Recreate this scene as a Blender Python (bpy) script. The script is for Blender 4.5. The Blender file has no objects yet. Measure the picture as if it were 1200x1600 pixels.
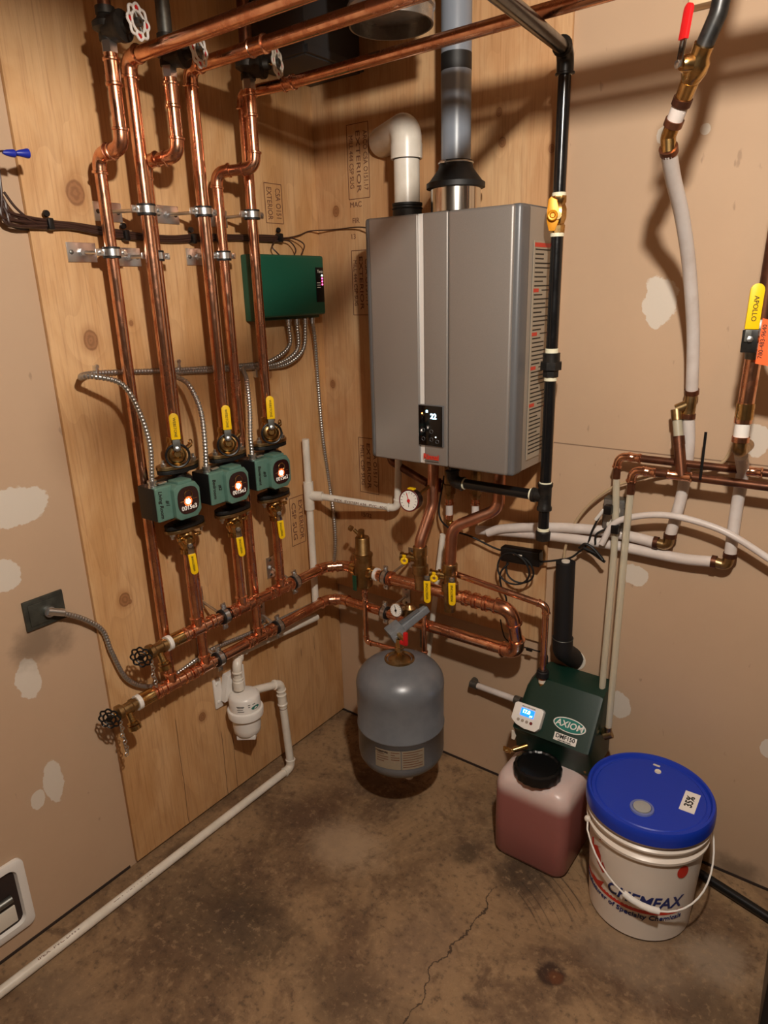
import bpy, bmesh, math, random
from mathutils import Vector as V, Matrix as M
random.seed(7)
D = bpy.data; S0 = bpy.context.scene; COL = S0.collection
PI = math.pi
def S(h, a=1.0):
    h = h.lstrip('#'); c = [int(h[i:i+2], 16)/255 for i in (0, 2, 4)]
    return tuple((x/12.92 if x <= .04045 else ((x+.055)/1.055)**2.4) for x in c) + (a,)
# ---------------- camera (solved from the photograph's vanishing points, metres) ----------------
FPX = 1075.64; CAM = V((1.637, -1.842, 1.640))
RR = V((.80222, .59645, -.02629)); RD = V((.16276, -.26084, -.95156)); RF = V((-.57444, .75906, -.30633))
RF.normalize(); RD = (RD-RF*RD.dot(RF)).normalized(); RR = RD.cross(RF)
cd = D.cameras.new('camera'); cam = D.objects.new('camera', cd); COL.objects.link(cam)
m = M((RR, -RD, -RF)).transposed().to_4x4(); m.translation = CAM; cam.matrix_world = m
cd.sensor_fit = 'VERTICAL'; cd.sensor_height = 32; cd.lens = FPX/1600*32; cd.clip_start = .02
S0.camera = cam
# ---------------- light ----------------
w = D.worlds.new('world'); S0.world = w; w.use_nodes = True
w.node_tree.nodes['Background'].inputs[0].default_value = (.9, .8, .7, 1); w.node_tree.nodes['Background'].inputs[1].default_value = .0
BULB = V((1.58, -1.45, 2.235))
ld = D.lights.new('bulb_light', 'POINT'); ld.energy = 30; ld.color = (1, .935, .84); ld.shadow_soft_size = .035
lo = D.objects.new('bulb_light', ld); COL.objects.link(lo); lo.location = BULB
S0.view_settings.view_transform = 'Standard'; S0.view_settings.look = 'None'
S0.view_settings.exposure = 1.85; S0.view_settings.gamma = 1; S0.view_settings.use_curve_mapping = False

# ---------------- pixel ray -> point on a real plane ----------------
def _at(px, py, ax, val):
    r = RR*((px-600)/FPX)+RD*((py-800)/FPX)+RF; t = (val-CAM[ax])/r[ax]; return CAM+r*t
def L(px, py, o=0.012): return _at(px, py, 0, o)      # distance o from the left wall
def W(px, py, o=0.012): return _at(px, py, 1, -o)     # distance o from the right wall
def F(px, py, z=0): return _at(px, py, 2, z)

# ---------------- materials ----------------
def newmat(n):
    mt = D.materials.new(n); mt.use_nodes = True; nt = mt.node_tree; return mt, nt, nt.nodes['Principled BSDF']
def ln(nt, a, b): nt.links.new(a, b)
def nd(nt, t, **k):
    n = nt.nodes.new(t)
    for a, b in k.items():
        if a.startswith('i_'):
            key = a[2:]; key = int(key) if key.isdigit() else key.replace('_', ' ')
            if hasattr(b, 'is_linked') or isinstance(b, bpy.types.NodeSocket): nt.links.new(b, n.inputs[key])
            else: n.inputs[key].default_value = b
        else: setattr(n, a, b)
    return n
def ma(nt, op, a, b=0.0, c=0.0, clamp=False):
    n = nt.nodes.new('ShaderNodeMath'); n.operation = op; n.use_clamp = clamp
    for i, x in enumerate((a, b, c)):
        if isinstance(x, bpy.types.NodeSocket): nt.links.new(x, n.inputs[i])
        else: n.inputs[i].default_value = x
    return n.outputs[0]
def vm(nt, op, a, b=(0, 0, 0)):
    n = nt.nodes.new('ShaderNodeVectorMath'); n.operation = op
    for i, x in enumerate((a, b)):
        if isinstance(x, bpy.types.NodeSocket): nt.links.new(x, n.inputs[i])
        else: n.inputs[i].default_value = x
    return n.outputs[1] if op == 'LENGTH' else n.outputs[0]
def mixc(nt, f, a, b, mode='MIX'):
    n = nt.nodes.new('ShaderNodeMix'); n.data_type = 'RGBA'; n.blend_type = mode
    for i, x in ((0, f), (6, a), (7, b)):
        if isinstance(x, bpy.types.NodeSocket): nt.links.new(x, n.inputs[i])
        else: n.inputs[i].default_value = x
    return n.outputs[2]
def noise(nt, vec, scale, detail=3, rough=.5, dist=0):
    n = nd(nt, 'ShaderNodeTexNoise', i_Scale=scale, i_Detail=detail, i_Roughness=rough, i_Distortion=dist)
    if vec is not None: nt.links.new(vec, n.inputs['Vector'])
    return n.outputs[0]
def mr(nt, x, a, b, c=0.0, d=1.0, smooth=True):
    n = nt.nodes.new('ShaderNodeMapRange'); n.interpolation_type = 'SMOOTHSTEP' if smooth else 'LINEAR'
    nt.links.new(x, n.inputs[0])
    for i, v in zip((1, 2, 3, 4), (a, b, c, d)): n.inputs[i].default_value = v
    return n.outputs[0]
def bump(nt, b, h, strength=.2, dist=.002):
    n = nd(nt, 'ShaderNodeBump', i_Strength=strength, i_Distance=dist); nt.links.new(h, n.inputs['Height']); nt.links.new(n.outputs[0], b.inputs['Normal'])
def pos(nt): return nt.nodes.new('ShaderNodeNewGeometry').outputs['Position']

def mat(n, col, metal=0.0, rough=.5, col2=None, ns=30, spec=None, rv=0, emit=0, bmp=0, **k):
    mt, nt, b = newmat(n); c1 = S(col) if isinstance(col, str) else col
    b.inputs['Base Color'].default_value = c1; b.inputs['Metallic'].default_value = metal; b.inputs['Roughness'].default_value = rough
    if col2 or rv or bmp:
        f = noise(nt, pos(nt), ns, 4, .6)
        if col2: ln(nt, mixc(nt, mr(nt, f, .35, .65), c1, S(col2)), b.inputs['Base Color'])
        if rv: ln(nt, mr(nt, f, .3, .7, max(.02, rough-rv), rough+rv), b.inputs['Roughness'])
        if bmp: bump(nt, b, f, bmp)
    if spec is not None: b.inputs['Specular IOR Level'].default_value = spec
    if emit:
        b.inputs['Emission Color'].default_value = c1; b.inputs['Emission Strength'].default_value = emit
    for a, v in k.items(): b.inputs[a.replace('_', ' ')].default_value = v
    return mt
X = {}
X['copper'] = mat('copper', '#eeb898', 1, .24, '#d09070', 26, rv=.08)
X['oldcopper'] = mat('aged_copper', '#84563f', .85, .38, '#5a3a2c', 18, rv=.08)
X['brass'] = mat('brass', '#dcbb80', 1, .24, '#b48c54', 30, rv=.06)
X['dullbrass'] = mat('dull_brass', '#b89c70', 1, .34, '#8e744e', 30)
X['steel'] = mat('zinc_steel', '#dcdedf', 1, .30)
X['dullsteel'] = mat('dull_steel', '#85857f', .9, .45, '#6b6b66', 30)
X['alu'] = mat('armour', '#b4b2ae', .9, .36)
X['iron'] = mat('black_iron', '#1b1a19', .3, .38, '#2a2724', 60)
X['castiron'] = mat('cast_iron', '#151413', .2, .5, bmp=.3, ns=300)
X['valvebody'] = mat('cast_valve', '#3b3630', .5, .5, '#2a2520', 40, bmp=.2)
X['blackpipe'] = mat('black_painted_pipe', '#131314', 0, .22, rv=.05)
X['abs'] = mat('black_plastic', '#0c0c0d', 0, .35)
X['rubber'] = mat('black_rubber', '#121212', 0, .55)
X['foam'] = mat('black_foam', '#100f10', 0, .6, bmp=.1)
X['pvc'] = mat('white_pvc', '#e2dacd', 0, .32, '#d5ccbd', 12)
X['pvcgrey'] = mat('grey_pvc', '#7b828c', 0, .33)
X['pex'] = mat('white_pex', '#d5ccc6', 0, .38, '#c8bcb4', 10)
X['clear'] = mat('clear_hose', '#e6dec8', 0, .12, Alpha=1.0)
X['clear'].node_tree.nodes['Principled BSDF'].inputs['Transmission Weight'].default_value = .55
X['white'] = mat('white_plastic', '#e4dfd8', 0, .3)
X['label'] = mat('label_paper', '#d8cfc0', 0, .5)
X['yellow'] = mat('yellow_vinyl', '#f2c40c', 0, .4)
X['amber'] = mat('amber_handle', '#e09418', .3, .4)
X['red'] = mat('red_vinyl', '#c61a1c', 0, .4)
X['darkred'] = mat('dark_red', '#6a1414', 0, .4)
X['ink'] = mat('black_ink', '#17130f', 0, .6)
X['stamp'] = mat('stamp_ink', '#6e4632', 0, .8)
X['green'] = mat('green_cover', '#0c2a20', 0, .38, bmp=.15, ns=500)
X['boxgreen'] = mat('green_box', '#14503c', 0, .42, bmp=.1, ns=600)
X['pumpgreen'] = mat('pump_green', '#587a6c', .1, .42, '#5c7f72', 40)
X['dkgreen'] = mat('dark_green_tag', '#14442e', 0, .4)
X['teal'] = mat('teal_badge', '#1f7268', 0, .4)
X['tank'] = mat('grey_tank_paint', '#707377', .1, .32, '#686b70', 14)
X['bracketgrey'] = mat('grey_casting', '#808488', .1, .5, '#74787c', 40)
X['blue'] = mat('blue_lid', '#1636a8', 0, .35)
X['wirenut'] = mat('wire_nut_blue', '#1a2a9a', 0, .4)
X['pail'] = mat('white_pail', '#dfd3c6', 0, .34)
X['printred'] = mat('print_red', '#c4301f', 0, .4)
X['printblue'] = mat('print_blue', '#1d2a66', 0, .4)
X['galv'] = mat('galvanised', '#a9a8a6', .85, .36, '#8c8b88', 25, rv=.1)
X['ductdark'] = mat('dark_duct', '#4a4a4c', .4, .5)
X['heatside'] = mat('heater_side', '#a49a8e', .35, .42)
X['heattrim'] = mat('heater_trim', '#6d6e70', .3, .4)
X['chrome'] = mat('bright_steel', '#d4d0c8', 1, .16)
X['glassblack'] = mat('black_glass', '#080809', 0, .08)
X['dial'] = mat('dial_white', '#e8e4dc', 0, .3)
X['cable'] = mat('dark_cable', '#3a241c', 0, .42)
X['orange'] = mat('orange_tag', '#e8642a', 0, .5)
X['tape'] = mat('pipe_tape', '#e8e4c8', 0, .5)
X['gapshade'] = mat('shadow_inside', '#2c1f1a', 0, .7)  # shade of gaps and recesses put into one dark colour
X['lumber'] = mat('lumber', '#8a6a48', 0, .8, '#75583a', 12)
X['glow'] = mat('lamp_white', '#fff0dc', 0, .5, emit=26)
X['ledblue'] = mat('led_blue', '#9fdcff', 0, .5, emit=3)
X['ledpink'] = mat('led_pink', '#ff3f78', 0, .5, emit=3)
X['ledwhite'] = mat('led_white', '#e8fff0', 0, .5, emit=3)
X['lcd'] = mat('lcd_blue', '#1560e0', 0, .3, emit=.9)
X['lcdtext'] = mat('lcd_text', '#90f0ff', 0, .3, emit=2.5)
X['ledorange'] = mat('led_orange', '#ff9a50', 0, .5, emit=2)
X['bulbglass'] = mat('bulb_glass', '#fff0d8', 0, .4, emit=30)
def heater_face():
    mt, nt, b = newmat('heater_face'); p = pos(nt)
    f = noise(nt, vm(nt, 'MULTIPLY', p, (600, 600, 600)), 1, 2, .5)
    ln(nt, mixc(nt, f, S('#8e8883'), S('#9e9892')), b.inputs['Base Color'])
    b.inputs['Metallic'].default_value = .55; b.inputs['Roughness'].default_value = .46; return mt
X['heatface'] = heater_face()

def ellipses(nt, p, lst, nz=None, wob=.25):
    """returns list of distance sockets; lst of (centre vec, radii vec)"""
    out = []
    for c, r in lst:
        d = vm(nt, 'LENGTH', vm(nt, 'MULTIPLY', vm(nt, 'SUBTRACT', p, tuple(c)), tuple(1/x for x in r)))
        if nz is not None: d = ma(nt, 'ADD', d, ma(nt, 'MULTIPLY', ma(nt, 'SUBTRACT', nz, .5), wob*2))
        out.append(d)
    return out
def wood(name, axis, knots, base=('#c49460', '#d6ac7c'), cracks=()):
    """plywood face, grain vertical; axis = horizontal world axis index"""
    mt, nt, b = newmat(name); p = pos(nt)
    sp = nd(nt, 'ShaderNodeSeparateXYZ', i_Vector=p); u = sp.outputs[axis]; v = sp.outputs[2]
    cb = nd(nt, 'ShaderNodeCombineXYZ'); ln(nt, u, cb.inputs[0]); ln(nt, v, cb.inputs[1]); q = cb.outputs[0]
    n1 = noise(nt, vm(nt, 'MULTIPLY', q, (2.2, .55, 1)), 1.6, 3, .55)
    ks = ellipses(nt, q, [((a, c, 0), (r*.8, r, 1)) for a, c, r in knots], noise(nt, q, 30, 2), .15)
    ph = ma(nt, 'MULTIPLY', n1, 9.0)
    kd = None
    for d in ks:
        g = ma(nt, 'EXPONENT', ma(nt, 'MULTIPLY', d, -.55)); ph = ma(nt, 'ADD', ph, ma(nt, 'MULTIPLY', g, 2.2))
        kd = d if kd is None else ma(nt, 'MINIMUM', kd, d)
    rings = ma(nt, 'FRACT', ph); ring = mr(nt, rings, .55, 1.0)
    fib = noise(nt, vm(nt, 'MULTIPLY', q, (170, 5, 1)), 1, 4, .6)
    blotch = noise(nt, vm(nt, 'MULTIPLY', q, (7, 2.0, 1)), 1, 5, .62, .8)
    c = mixc(nt, mr(nt, blotch, .35, .7), S(base[0]), S(base[1]))
    c = mixc(nt, ma(nt, 'MULTIPLY', ring, .16), c, S('#96683e'))
    c = mixc(nt, ma(nt, 'MULTIPLY', mr(nt, fib, .45, .75), .38), c, S('#8a5228'))
    if kd is not None:
        c = mixc(nt, mr(nt, kd, 1.9, 1.0, 0, .30), c, S('#97612f'))
        kr = ma(nt, 'SINE', ma(nt, 'ADD', ma(nt, 'MULTIPLY', kd, 13), ma(nt, 'MULTIPLY', noise(nt, q, 90, 3), 6)))
        kc = mixc(nt, mr(nt, kr, -1, 1), S('#94613a'), S('#7c4d2a'))
        c = mixc(nt, mr(nt, kd, 1.05, .85, 0, .8), c, kc)
    # small checks, brown dabs
    for (cu, v0, v1, wd) in cracks:
        dx = ma(nt, 'ABSOLUTE', ma(nt, 'SUBTRACT', ma(nt, 'ADD', u, ma(nt, 'MULTIPLY', ma(nt, 'SUBTRACT', noise(nt, vm(nt, 'MULTIPLY', q, (1, 9, 1)), 1, 3), .5), .012)), cu))
        k = ma(nt, 'MULTIPLY', mr(nt, dx, wd, wd*.35), ma(nt, 'MULTIPLY', mr(nt, v, v0, v0+.02), mr(nt, v, v1, v1-.02)))
        c = mixc(nt, ma(nt, 'MULTIPLY', k, .8), c, S('#3a1d10'))
    dab = noise(nt, vm(nt, 'MULTIPLY', q, (26, 16, 1)), 1, 5, .65)
    c = mixc(nt, mr(nt, dab, .735, .77, 0, .75), c, S('#5a2d1c'))
    ln(nt, c, b.inputs['Base Color']); b.inputs['Roughness'].default_value = .62
    bump(nt, b, fib, .12, .001); return mt
def drywall(name, axis, patches, seams=(), smudge=()):
    mt, nt, b = newmat(name); p = pos(nt)
    sp = nd(nt, 'ShaderNodeSeparateXYZ', i_Vector=p); u = sp.outputs[axis]; v = sp.outputs[2]
    cb = nd(nt, 'ShaderNodeCombineXYZ'); ln(nt, u, cb.inputs[0]); ln(nt, v, cb.inputs[1]); q = cb.outputs[0]
    c = mixc(nt, noise(nt, q, 3, 4, .6), S('#b4967a'), S('#c0a284'))
    c = mixc(nt, mr(nt, noise(nt, vm(nt, 'MULTIPLY', q, (40, 14, 1)), 1, 3), .70, .76, 0, .35), c, S('#6e5342'))
    for d in ellipses(nt, q, [((a, z, 0), (ru, rv, 1)) for a, z, ru, rv in patches], noise(nt, q, 22, 4, .6), .5):
        c = mixc(nt, mr(nt, d, 1.02, .93, 0, .85), c, S('#d2c8ba'))
    for d in ellipses(nt, q, [((a, z, 0), (ru, rv, 1)) for a, z, ru, rv in smudge], noise(nt, q, 12, 4, .6), .9):
        c = mixc(nt, mr(nt, d, 1.3, .2, 0, .65), c, S('#5b4a3a'))
    for (zz, u0, u1) in seams:
        k = ma(nt, 'MULTIPLY', mr(nt, ma(nt, 'ABSOLUTE', ma(nt, 'SUBTRACT', v, zz)), .0022, .0012), ma(nt, 'MULTIPLY', ma(nt, 'GREATER_THAN', u, u0), ma(nt, 'LESS_THAN', u, u1)))
        c = mixc(nt, ma(nt, 'MULTIPLY', k, .7), c, S('#5d4334'))
    ln(nt, c, b.inputs['Base Color']); b.inputs['Roughness'].default_value = .75
    bump(nt, b, noise(nt, q, 60, 3), .06, .001); return mt
def concrete():
    mt, nt, b = newmat('stained_concrete'); p = pos(nt)
    n1 = noise(nt, p, 2.6, 8, .68, .6); n2 = noise(nt, p, 11, 8, .7, .5); n3 = noise(nt, p, 48, 6, .7)
    c = mixc(nt, mr(nt, n1, .38, .62), S('#644c36'), S('#937656'))
    c = mixc(nt, mr(nt, n2, .52, .66, 0, .55), c, S('#4c3524'))
    c = mixc(nt, mr(nt, n2, .42, .30, 0, .5), c, S('#9a8062'))
    c = mixc(nt, mr(nt, n3, .53, .66, 0, .55), c, S('#382c22'))
    def blob(px, py, ru, rv, col, amt, wob=.8, inner=.3):
        nonlocal c
        q = F(px, py)
        d = ellipses(nt, p, [((q.x, q.y, 0), (ru, rv, 1))], n2, wob)[0]
        c = mixc(nt, mr(nt, d, 1.15, inner, 0, amt), c, S(col))
    blob(330, 1420, .26, .18, '#3a2c20', .6); blob(560, 1570, .3, .10, '#4a3828', .5); blob(400, 1450, .16, .14, '#33271c', .5)
    blob(500, 1260, .10, .16, '#4a3122', .6)
    blob(540, 1320, .16, .12, '#a58c70', .7); blob(1000, 1500, .2, .12, '#8d7862', .5); blob(1120, 1500, .10, .10, '#9a8772', .6)
    blob(820, 1370, .13, .10, '#2f241b', .75); blob(730, 1330, .05, .07, '#241b14', .6); blob(100, 1560, .3, .08, '#8a7258', .4)
    blob(1120, 1590, .12, .1, '#4a3827', .6); blob(280, 1330, .05, .1, '#2e2018', .6); blob(660, 1480, .12, .18, '#7c6450', .4)
    blob(862, 1522, .036, .038, '#2c160b', .92, .9, .6); blob(868, 1528, .020, .020, '#74401c', .5, 1.6, .3)
    # broom scratches by the jug
    sw = nd(nt, 'ShaderNodeSeparateXYZ', i_Vector=p); g = F(760, 1560)
    rad = vm(nt, 'LENGTH', vm(nt, 'SUBTRACT', p, (g.x-.25, g.y-.02, 0)))
    st = noise(nt, vm(nt, 'MULTIPLY', nd(nt, 'ShaderNodeCombineXYZ', i_X=rad).outputs[0], (90, 1, 1)), 1, 3)
    q = F(860, 1400); dd = ellipses(nt, p, [((q.x, q.y, 0), (.11, .13, 1))], n2, .4)[0]
    c = mixc(nt, ma(nt, 'MULTIPLY', mr(nt, st, .52, .62), mr(nt, dd, 1.1, .5, 0, .7)), c, S('#1f150e'))
    c = mixc(nt, mr(nt, n3, .46, .36, 0, .35), c, S('#a78a68'))
    # crack running away from the jug
    a = F(630, 1590); e = F(770, 1400); dr = (e-a).normalized(); nn = V((-dr.y, dr.x, 0))
    off = ma(nt, 'MULTIPLY', ma(nt, 'SUBTRACT', noise(nt, p, 7, 5, .6), .5), .12)
    dl = nd(nt, 'ShaderNodeVectorMath', operation='DOT_PRODUCT'); ln(nt, vm(nt, 'SUBTRACT', p, tuple(a)), dl.inputs[0]); dl.inputs[1].default_value = tuple(nn)
    al = nd(nt, 'ShaderNodeVectorMath', operation='DOT_PRODUCT'); ln(nt, vm(nt, 'SUBTRACT', p, tuple(a)), al.inputs[0]); al.inputs[1].default_value = tuple(dr)
    kk = ma(nt, 'MULTIPLY', mr(nt, ma(nt, 'ABSOLUTE', ma(nt, 'ADD', dl.outputs['Value'], off)), .0028, .001), mr(nt, al.outputs['Value'], .5, .42))
    c = mixc(nt, ma(nt, 'MULTIPLY', kk, .85), c, S('#2a1c12'))
    ln(nt, c, b.inputs['Base Color']); ln(nt, mr(nt, n2, .3, .7, .5, .8), b.inputs['Roughness'])
    bump(nt, b, n2, .15, .004); return mt

# ---------------- mesh builder ----------------
WL = {}
class MB:
    def __init__(s): s.bm = bmesh.new()
    def _rings(s, rings, cap=True, close=False):
        bm = s.bm; R = [[bm.verts.new(p) for p in r] for r in rings]; n = len(R[0])
        for a, b in zip(R, R[1:]+([R[0]] if close else [])):
            for i in range(n): bm.faces.new((a[i], a[(i+1) % n], b[(i+1) % n], b[i]))
        if cap and not close:
            bm.faces.new(R[0][::-1]); bm.faces.new(R[-1])
        return s
    def tube(s, pts, r, seg=16, cap=True, closed=False):
        pts = [V(p) for p in pts]; n = len(pts); rings = []
        rr = r if isinstance(r, (list, tuple)) else [r]*n
        def tan(i):
            if closed: return (pts[(i+1) % n]-pts[i-1]).normalized()
            return (pts[min(i+1, n-1)]-pts[max(i-1, 0)]).normalized()
        t = tan(0); ref = V((0, 0, 1)) if abs(t.z) < .9 else V((1, 0, 0)); u = t.cross(ref).normalized()
        for i in range(n):
            t = tan(i); u = (u-t*u.dot(t)).normalized(); v = t.cross(u)
            rings.append([pts[i]+(u*math.cos(2*PI*k/seg)+v*math.sin(2*PI*k/seg))*rr[i] for k in range(seg)])
        return s._rings(rings, cap, closed)
    def cyl(s, p, q, r, r2=None, seg=20): return s.tube([p, q], [r, r if r2 is None else r2], seg)
    def lathe(s, prof, o, axis=(0, 0, 1), seg=40, caps=True):
        o = V(o); a = V(axis).normalized(); ref = V((0, 0, 1)) if abs(a.z) < .9 else V((1, 0, 0))
        u = a.cross(ref).normalized(); v = a.cross(u)
        return s._rings([[o+a*h+(u*math.cos(2*PI*k/seg)+v*math.sin(2*PI*k/seg))*max(r, 1e-4) for k in range(seg)] for h, r in prof], caps)
    def torus(s, c, axis, R, r, seg=32, ms=10, lob=0, la=0):
        a = V(axis).normalized(); ref = V((0, 0, 1)) if abs(a.z) < .9 else V((1, 0, 0)); u = a.cross(ref).normalized(); v = a.cross(u)
        return s.tube([V(c)+(u*math.cos(2*PI*k/seg)+v*math.sin(2*PI*k/seg))*(R+la*math.cos(lob*2*PI*k/seg)) for k in range(seg)], r, ms, closed=True)
    def box(s, c, size, bev=0, ax=None, seg=2):
        """ax = (X,Y,Z) frame"""
        t = bmesh.new(); bmesh.ops.create_cube(t, size=1)
        for v in t.verts: v.co = V((v.co.x*size[0], v.co.y*size[1], v.co.z*size[2]))
        if bev: bmesh.ops.bevel(t, geom=t.edges[:], offset=bev, segments=seg, profile=.6, affect='EDGES')
        mx = M(ax).transposed() if ax else M.Identity(3)
        for v in t.verts: v.co = V(c)+mx @ v.co
        return s.merge(t)
    def merge(s, t):
        mp = {v: s.bm.verts.new(v.co) for v in t.verts}
        for f in t.faces: s.bm.faces.new([mp[v] for v in f.verts])
        t.free(); return s
    def prism(s, poly, o, xd, yd, th, bev=0):
        """2D polygon in frame (o,xd,yd) extruded by th along xd x yd (starting at o)"""
        xd = V(xd).normalized(); yd = V(yd).normalized(); n = xd.cross(yd); o = V(o); t = bmesh.new()
        a = [t.verts.new(o+xd*x+yd*y) for x, y in poly]; b = [t.verts.new(o+xd*x+yd*y+n*th) for x, y in poly]
        k = len(poly)
        for i in range(k): t.faces.new((a[i], a[(i+1) % k], b[(i+1) % k], b[i]))
        t.faces.new(a[::-1]); t.faces.new(b)
        if bev: bmesh.ops.bevel(t, geom=t.edges[:], offset=bev, segments=2, profile=.6, affect='EDGES')
        return s.merge(t)
    def hexnut(s, p, q, r): return s.tube([p, q], r, 6)
    def ico(s, c, r, sc=(1, 1, 1)):
        t = bmesh.new(); bmesh.ops.create_icosphere(t, subdivisions=3, radius=r)
        for v in t.verts: v.co = V(c)+V((v.co.x*sc[0], v.co.y*sc[1], v.co.z*sc[2]))
        return s.merge(t)
    def build(s, name, mt, parent=None, ang=38):
        bm = s.bm; bmesh.ops.recalc_face_normals(bm, faces=bm.faces[:])
        lo = V([min(v.co[i] for v in bm.verts) for i in range(3)]); hi = V([max(v.co[i] for v in bm.verts) for i in range(3)])
        c = (lo+hi)/2
        if parent is None: c.z = lo.z
        for v in bm.verts: v.co -= c
        me = D.meshes.new(name); bm.to_mesh(me); bm.free()
        me.shade_smooth(); me.set_sharp_from_angle(angle=math.radians(ang))
        me.materials.append(X[mt] if isinstance(mt, str) else mt)
        o = D.objects.new(name, me); COL.objects.link(o); WL[o.name] = c
        if parent: o.parent = parent; o.location = c-WL[parent.name]
        else: o.location = c
        return o
def tag(o, label=None, cat=None, group=None, kind=None):
    if label: o['label'] = label
    if cat: o['category'] = cat
    if group: o['group'] = group
    if kind: o['kind'] = kind
    return o
def thing(name, label, cat, loc, group=None):
    o = D.objects.new(name, None); COL.objects.link(o); o.empty_display_size = .03
    o.location = V(loc); WL[o.name] = V(loc); return tag(o, label, cat, group)
def struct(o): o['kind'] = 'structure'; return o
def text(name, s, c, xd, yd, size, mt, parent, wrap=None, sx=1.0, ext=.0004, bold=0, shear=0, align='CENTER'):
    cu = D.curves.new('t', 'FONT'); cu.body = s; cu.size = size; cu.align_x = align; cu.align_y = 'CENTER'
    cu.extrude = ext; cu.offset = bold; cu.shear = shear; cu.resolution_u = 3
    t = D.objects.new('t', cu); COL.objects.link(t); dg = bpy.context.evaluated_depsgraph_get()
    me = D.meshes.new_from_object(t.evaluated_get(dg)); D.objects.remove(t); bm = bmesh.new(); bm.from_mesh(me); D.meshes.remove(me)
    if wrap:
        bmesh.ops.triangulate(bm, faces=bm.faces[:])
    if not wrap:
        xd = V(xd).normalized(); yd = V(yd).normalized(); n = xd.cross(yd)
        for v in bm.verts: v.co = V(c)+xd*v.co.x*sx+yd*v.co.y+n*v.co.z
    else:
        R, th0, tilt = wrap; c = V(c)
        rf = R if callable(R) else (lambda z: R)
        for v in bm.verts:
            z = v.co.y+tilt*v.co.x*sx; r = rf(c.z+z)+v.co.z+.0008; th = th0+v.co.x*sx/r
            v.co = V((c.x+r*math.cos(th), c.y+r*math.sin(th), c.z+z))
    b = MB(); b.bm.free(); b.bm = bm; return b.build(name, mt, parent, 20)
def fillet(pts, r, n=7):
    pts = [V(p) for p in pts]; out = [pts[0]]; arcs = []
    for i in range(1, len(pts)-1):
        p, a, b = pts[i], (pts[i-1]-pts[i]), (pts[i+1]-pts[i]); la, lb = a.length, b.length; a.normalize(); b.normalize()
        ang = a.angle(b)
        if ang > PI-.02: out.append(p); continue
        rr = r[i-1] if isinstance(r, (list, tuple)) else r
        t = min(rr/math.tan(ang/2), la*.48, lb*.48); rr = t*math.tan(ang/2)
        c = p+(a+b).normalized()*(rr/math.sin(ang/2)); s = p+a*t-c; e = p+b*t-c; A = s.angle(e)
        arc = [c+(s*math.sin((1-k/n)*A)+e*math.sin(k/n*A))/math.sin(A) for k in range(n+1)]
        out += arc; arcs.append(arc)
    out.append(pts[-1]); return out, arcs
def cr(pts, n=8):
    pts = [V(p) for p in pts]; P = [pts[0]*2-pts[1]]+pts+[pts[-1]*2-pts[-2]]; out = []
    for i in range(1, len(P)-2):
        for k in range(n):
            t = k/n; a, b, c, d = P[i-1:i+3]
            out.append(.5*((2*b)+(c-a)*t+(2*a-5*b+4*c-d)*t*t+(3*b-a-3*c+d)*t**3))
    out.append(pts[-1]); return out
def fit_mesh(mb, arc, r, lip=1.0):
    a0 = (arc[0]-arc[1]).normalized(); a1 = (arc[-1]-arc[-2]).normalized(); e = r*.9
    mb.tube([arc[0]+a0*e]+arc+[arc[-1]+a1*e], r*1.13)
    for p, d in ((arc[0]+a0*e, a0), (arc[-1]+a1*e, a1)):
        mb.tube([p-d*.0045, p-d*.003, p+d*.001, p+d*.0025], [r*1.14, r*1.30, r*1.30, r*1.08])
def run(name, pts, r, mt, label, cat, bend=.02, fit='elbow', fitmat=None, couplings=(), group=None, parent=None, seg=16):
    """pipe run: pipe + elbows + couplings as parts"""
    line, arcs = fillet(pts, bend)
    if fit or couplings:
        t = parent or thing(name, label, cat, min((V(p) for p in pts), key=lambda p: p.z), group)
        MB().tube(line, r, seg).build('pipe', mt, t)
        for a in (arcs if fit else ()):
            mb = MB(); fit_mesh(mb, a, r); mb.build(fit, fitmat or mt, t)
        for c, d, ln_ in couplings:
            c = V(c); d = V(d).normalized(); coupling(c, d, ln_, r, fitmat or mt, t)
        return t
    return tag(MB().tube(line, r, seg).build(name, mt), label, cat, group)
def coupling(c, d, ln_, r, mt, t, name='coupling'):
    mb = MB(); a = c-d*ln_/2; b = c+d*ln_/2
    mb.tube([a, a+d*.002, a+d*.006, a+d*.008, b-d*.008, b-d*.006, b-d*.002, b], [r*1.05, r*1.28, r*1.28, r*1.14, r*1.14, r*1.28, r*1.28, r*1.05]); return mb.build(name, mt, t)
def tee(c, d, e, r, r2, mt, t, ln_=.05):
    """tee fitting on main axis d with branch direction e"""
    c = V(c); d = V(d).normalized(); e = V(e).normalized(); mb = MB(); a = c-d*ln_/2; b = c+d*ln_/2
    mb.tube([a, a+d*.002, a+d*.006, a+d*.008, b-d*.008, b-d*.006, b-d*.002, b], [r*1.05, r*1.28, r*1.28, r*1.14, r*1.14, r*1.28, r*1.28, r*1.05])
    q = c+e*(r+.022); mb.tube([c, q-e*.008, q-e*.006, q-e*.002, q], [r2*1.14, r2*1.14, r2*1.3, r2*1.3, r2*1.05]); return mb.build('tee', mt, t)

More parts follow.
